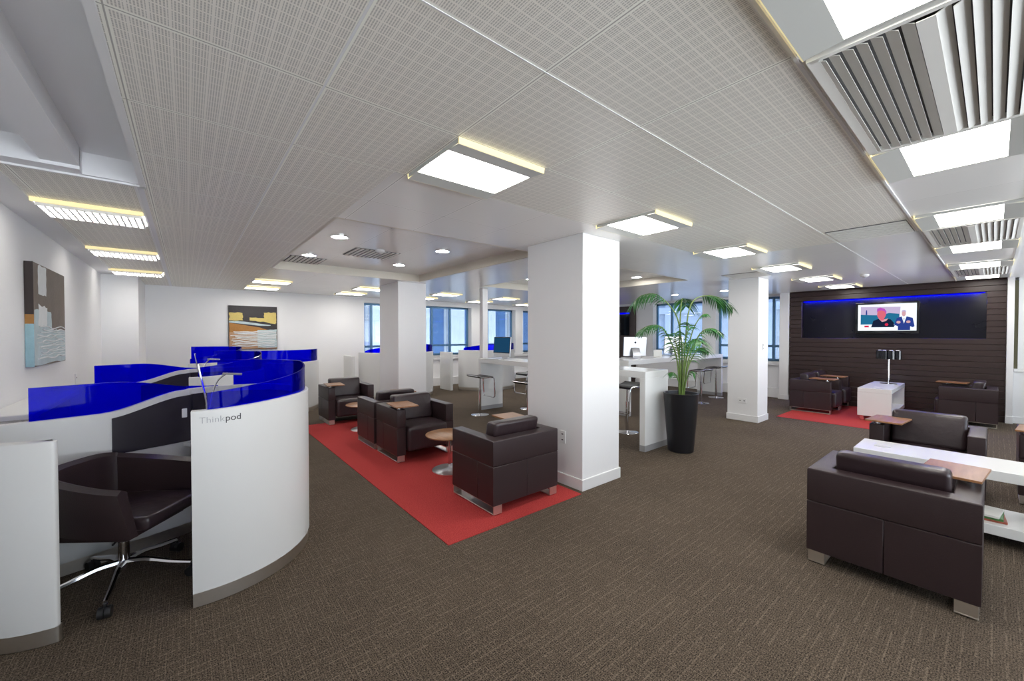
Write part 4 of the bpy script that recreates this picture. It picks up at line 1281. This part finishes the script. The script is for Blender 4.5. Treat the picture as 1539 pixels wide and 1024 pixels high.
# ------------------------------------------------------------------ paintings
def rough_poly(pts, n_per, j):
    out = []
    for i in range(len(pts)):
        a, b = Vector(pts[i]), Vector(pts[(i + 1) % len(pts)])
        for k in range(n_per):
            p = a.lerp(b, k / n_per)
            out.append((p.x + random.uniform(-j, j), p.y + random.uniform(-j, j)))
    return out
def patch(parent, pts, m, layer, W, H, t0, to3):
    """thin layer of paint on the canvas front"""
    bm = B()
    a = [bm.verts.new(to3(u * W, v * H, t0 + 0.0012 * layer)) for u, v in pts]
    b = [bm.verts.new(to3(u * W, v * H, t0)) for u, v in pts]
    bm.faces.new(a); bm.faces.new(b[::-1])
    for i in range(len(pts)): bm.faces.new((a[i], b[i], b[(i + 1) % len(pts)], a[(i + 1) % len(pts)]))
    return obj('paint_patch', bm, m, parent)
def strokes(parent, seed, u0, u1, v0, v1, W, H, t0, to3, n=11, r=0.006):
    rnd = random.Random(seed)
    bm = B()
    for i in range(n):
        v = v0 + (v1 - v0) * (i + 0.5) / n
        a, b = u0 + rnd.uniform(0, 0.18), u1 - rnd.uniform(0, 0.05)
        pts = [to3((a + (b - a) * k / 7) * W, (v + rnd.uniform(-0.012, 0.012)) * H, t0 + 0.004) for k in range(8)]
        tube(bm, smooth_path(pts, 3), r * rnd.uniform(0.6, 1.2), 6)
    return obj('brush_strokes', bm, 'paint_white', parent)
# left painting on the left wall: u runs away from the camera (+Y), face towards +X
pl = thing('painting', 'tall abstract painting in brown and pale blue on the left wall', 'painting', (XL, 5.42, 1.29))
W, H, T = 1.17, 0.94, 0.055
L3 = lambda u, v, t: (t, u, v)
bm = B(); bx(bm, 0.004, T, 0, W, 0, H, 0.003, 1); obj('canvas', bm, 'paint_brown', pl)
bm = B(); bx(bm, 0.003, T + 0.001, -0.003, 0.0, H * 0.5, H); obj('canvas_edge', bm, 'paint_edge', pl)
bm = B(); bx(bm, 0.003, T + 0.001, -0.003, 0.0, H * 0.41, H * 0.5); obj('canvas_edge', bm, 'paint_amber', pl)
bm = B(); bx(bm, 0.003, T + 0.001, -0.003, 0.0, 0, H * 0.41); obj('canvas_edge', bm, 'paint_blue', pl)
patch(pl, rough_poly([(0.01, 0.01), (0.99, 0.01), (0.99, 0.36), (0.52, 0.36), (0.50, 0.55), (0.01, 0.55)], 6, 0.008), 'paint_pale', 1, W, H, T, L3)
patch(pl, rough_poly([(0.12, 0.40), (0.36, 0.40), (0.38, 0.58), (0.14, 0.60)], 5, 0.012), 'paint_white', 2, W, H, T, L3)
patch(pl, rough_poly([(0.13, 0.70), (0.36, 0.70), (0.36, 0.99), (0.13, 0.99)], 5, 0.008), 'paint_white', 1, W, H, T, L3)
strokes(pl, 3, 0.05, 0.99, 0.06, 0.40, W, H, T, L3, 12)
# back painting: u runs along +X, face towards -Y
pb = thing('painting', 'black, gold and orange abstract painting on the back wall', 'painting', (0.74, YB, 1.24))
W, H = 0.95, 1.0
B3 = lambda u, v, t: (u, -t, v)
bm = B(); bx(bm, 0, W, -0.045, -0.004, 0, H, 0.003, 1); obj('canvas', bm, 'paint_black', pb)
T = 0.045
patch(pb, rough_poly([(0.01, 0.01), (0.99, 0.01), (0.99, 0.40), (0.56, 0.52), (0.01, 0.60)], 6, 0.005), 'paint_orange', 1, W, H, T, B3)
patch(pb, rough_poly([(0.01, 0.01), (0.60, 0.01), (0.50, 0.40), (0.01, 0.40)], 6, 0.006), 'paint_tan', 2, W, H, T, B3)
patch(pb, rough_poly([(0.58, 0.03), (0.99, 0.03), (0.99, 0.46), (0.58, 0.44)], 6, 0.006), 'paint_pale', 2, W, H, T, B3)
patch(pb, rough_poly([(0.01, 0.66), (0.28, 0.66), (0.28, 0.84), (0.01, 0.84)], 5, 0.010), 'paint_yellow', 3, W, H, T, B3)
patch(pb, rough_poly([(0.72, 0.72), (0.98, 0.60), (0.98, 0.86), (0.72, 0.86)], 5, 0.008), 'paint_yellow', 3, W, H, T, B3)
patch(pb, rough_poly([(0.42, 0.66), (0.70, 0.64), (0.97, 0.59), (0.98, 0.70), (0.72, 0.73), (0.42, 0.73)], 5, 0.006), 'paint_yellow', 4, W, H, T, B3)
patch(pb, rough_poly([(0.01, 0.61), (0.60, 0.55), (0.86, 0.545), (0.86, 0.56), (0.30, 0.64), (0.01, 0.65)], 5, 0.004), 'paint_pale', 4, W, H, T, B3)
strokes(pb, 8, 0.02, 0.99, 0.06, 0.42, W, H, T, B3, 13, 0.011)

# ------------------------------------------------------------------ sockets and switches
def plate(label, loc, rz, w, h, slots):
    t = thing('wall_socket', label, 'socket', loc, rz)
    bm = B(); bx(bm, -w / 2, w / 2, -0.012, -0.001, -h / 2, h / 2, 0.003, 2); obj('faceplate', bm, 'trim_white', t)
    bm = B()
    for (u, v) in slots: bx(bm, u - 0.012, u + 0.012, -0.014, -0.011, v - 0.006, v + 0.006)
    obj('slots', bm, 'seam', t)
    return t
plate('white double socket low on the big column, left face', (3.07, 2.885, 0.50), -PI / 2, 0.08, 0.13, [(0, 0.03), (0, -0.03)])
plate('wide white socket plate low on the right-hand column', (7.86, 2.92, 0.37), -PI / 2, 0.14, 0.09, [(-0.035, 0), (0.035, 0)])
plate('small switch on the side of the right-hand column', (8.08, 2.67, 1.36), 0, 0.07, 0.12, [(0, 0.03), (0, -0.03)])
plate('small double switch on the left wall near the first painting', (XL, 7.45, 0.98), PI / 2, 0.08, 0.20, [(0, 0.05), (0, -0.05)])

# ------------------------------------------------------------------ outside
bd = thing('building', 'pale stone building with tall dark windows outside the back windows', 'building', (0, 17.0, -6))
bm = B(); bx(bm, -4, 26, 0, 0.4, 0, 14); obj('wall', bm, 'concrete', bd)
for i in range(16):
    bm = B(); bx(bm, -3.5 + i * 1.9, -2.75 + i * 1.9, -0.5, 0.0, 0, 14); obj('pilaster', bm, 'concrete', bd)
    bm = B(); bx(bm, -2.6 + i * 1.9, -1.75 + i * 1.9, -0.05, 0.02, 6.2, 9.6); obj('window', bm, 'far_glass', bd)
bd2 = thing('building', 'pale building face outside the windows behind the palm', 'building', (18.5, 0, -6))
bm = B(); bx(bm, 0, 0.4, -6, 15, 0, 14); obj('wall', bm, 'concrete', bd2)
for i in range(9):
    bm = B(); bx(bm, -0.12, 0.0, -5 + i * 2.2, -4.0 + i * 2.2, 4.2, 5.6); obj('window', bm, 'far_glass', bd2)
    bm = B(); bx(bm, -0.3, 0.0, -5.4 + i * 2.2, -5.1 + i * 2.2, 0, 14); obj('pilaster', bm, 'concrete', bd2)
bm = B(); bx(bm, -0.35, 0.0, -6, 15, 8.6, 8.9); bx(bm, -0.35, 0.0, -6, 15, 5.9, 6.1); obj('cornice', bm, 'concrete', bd2)
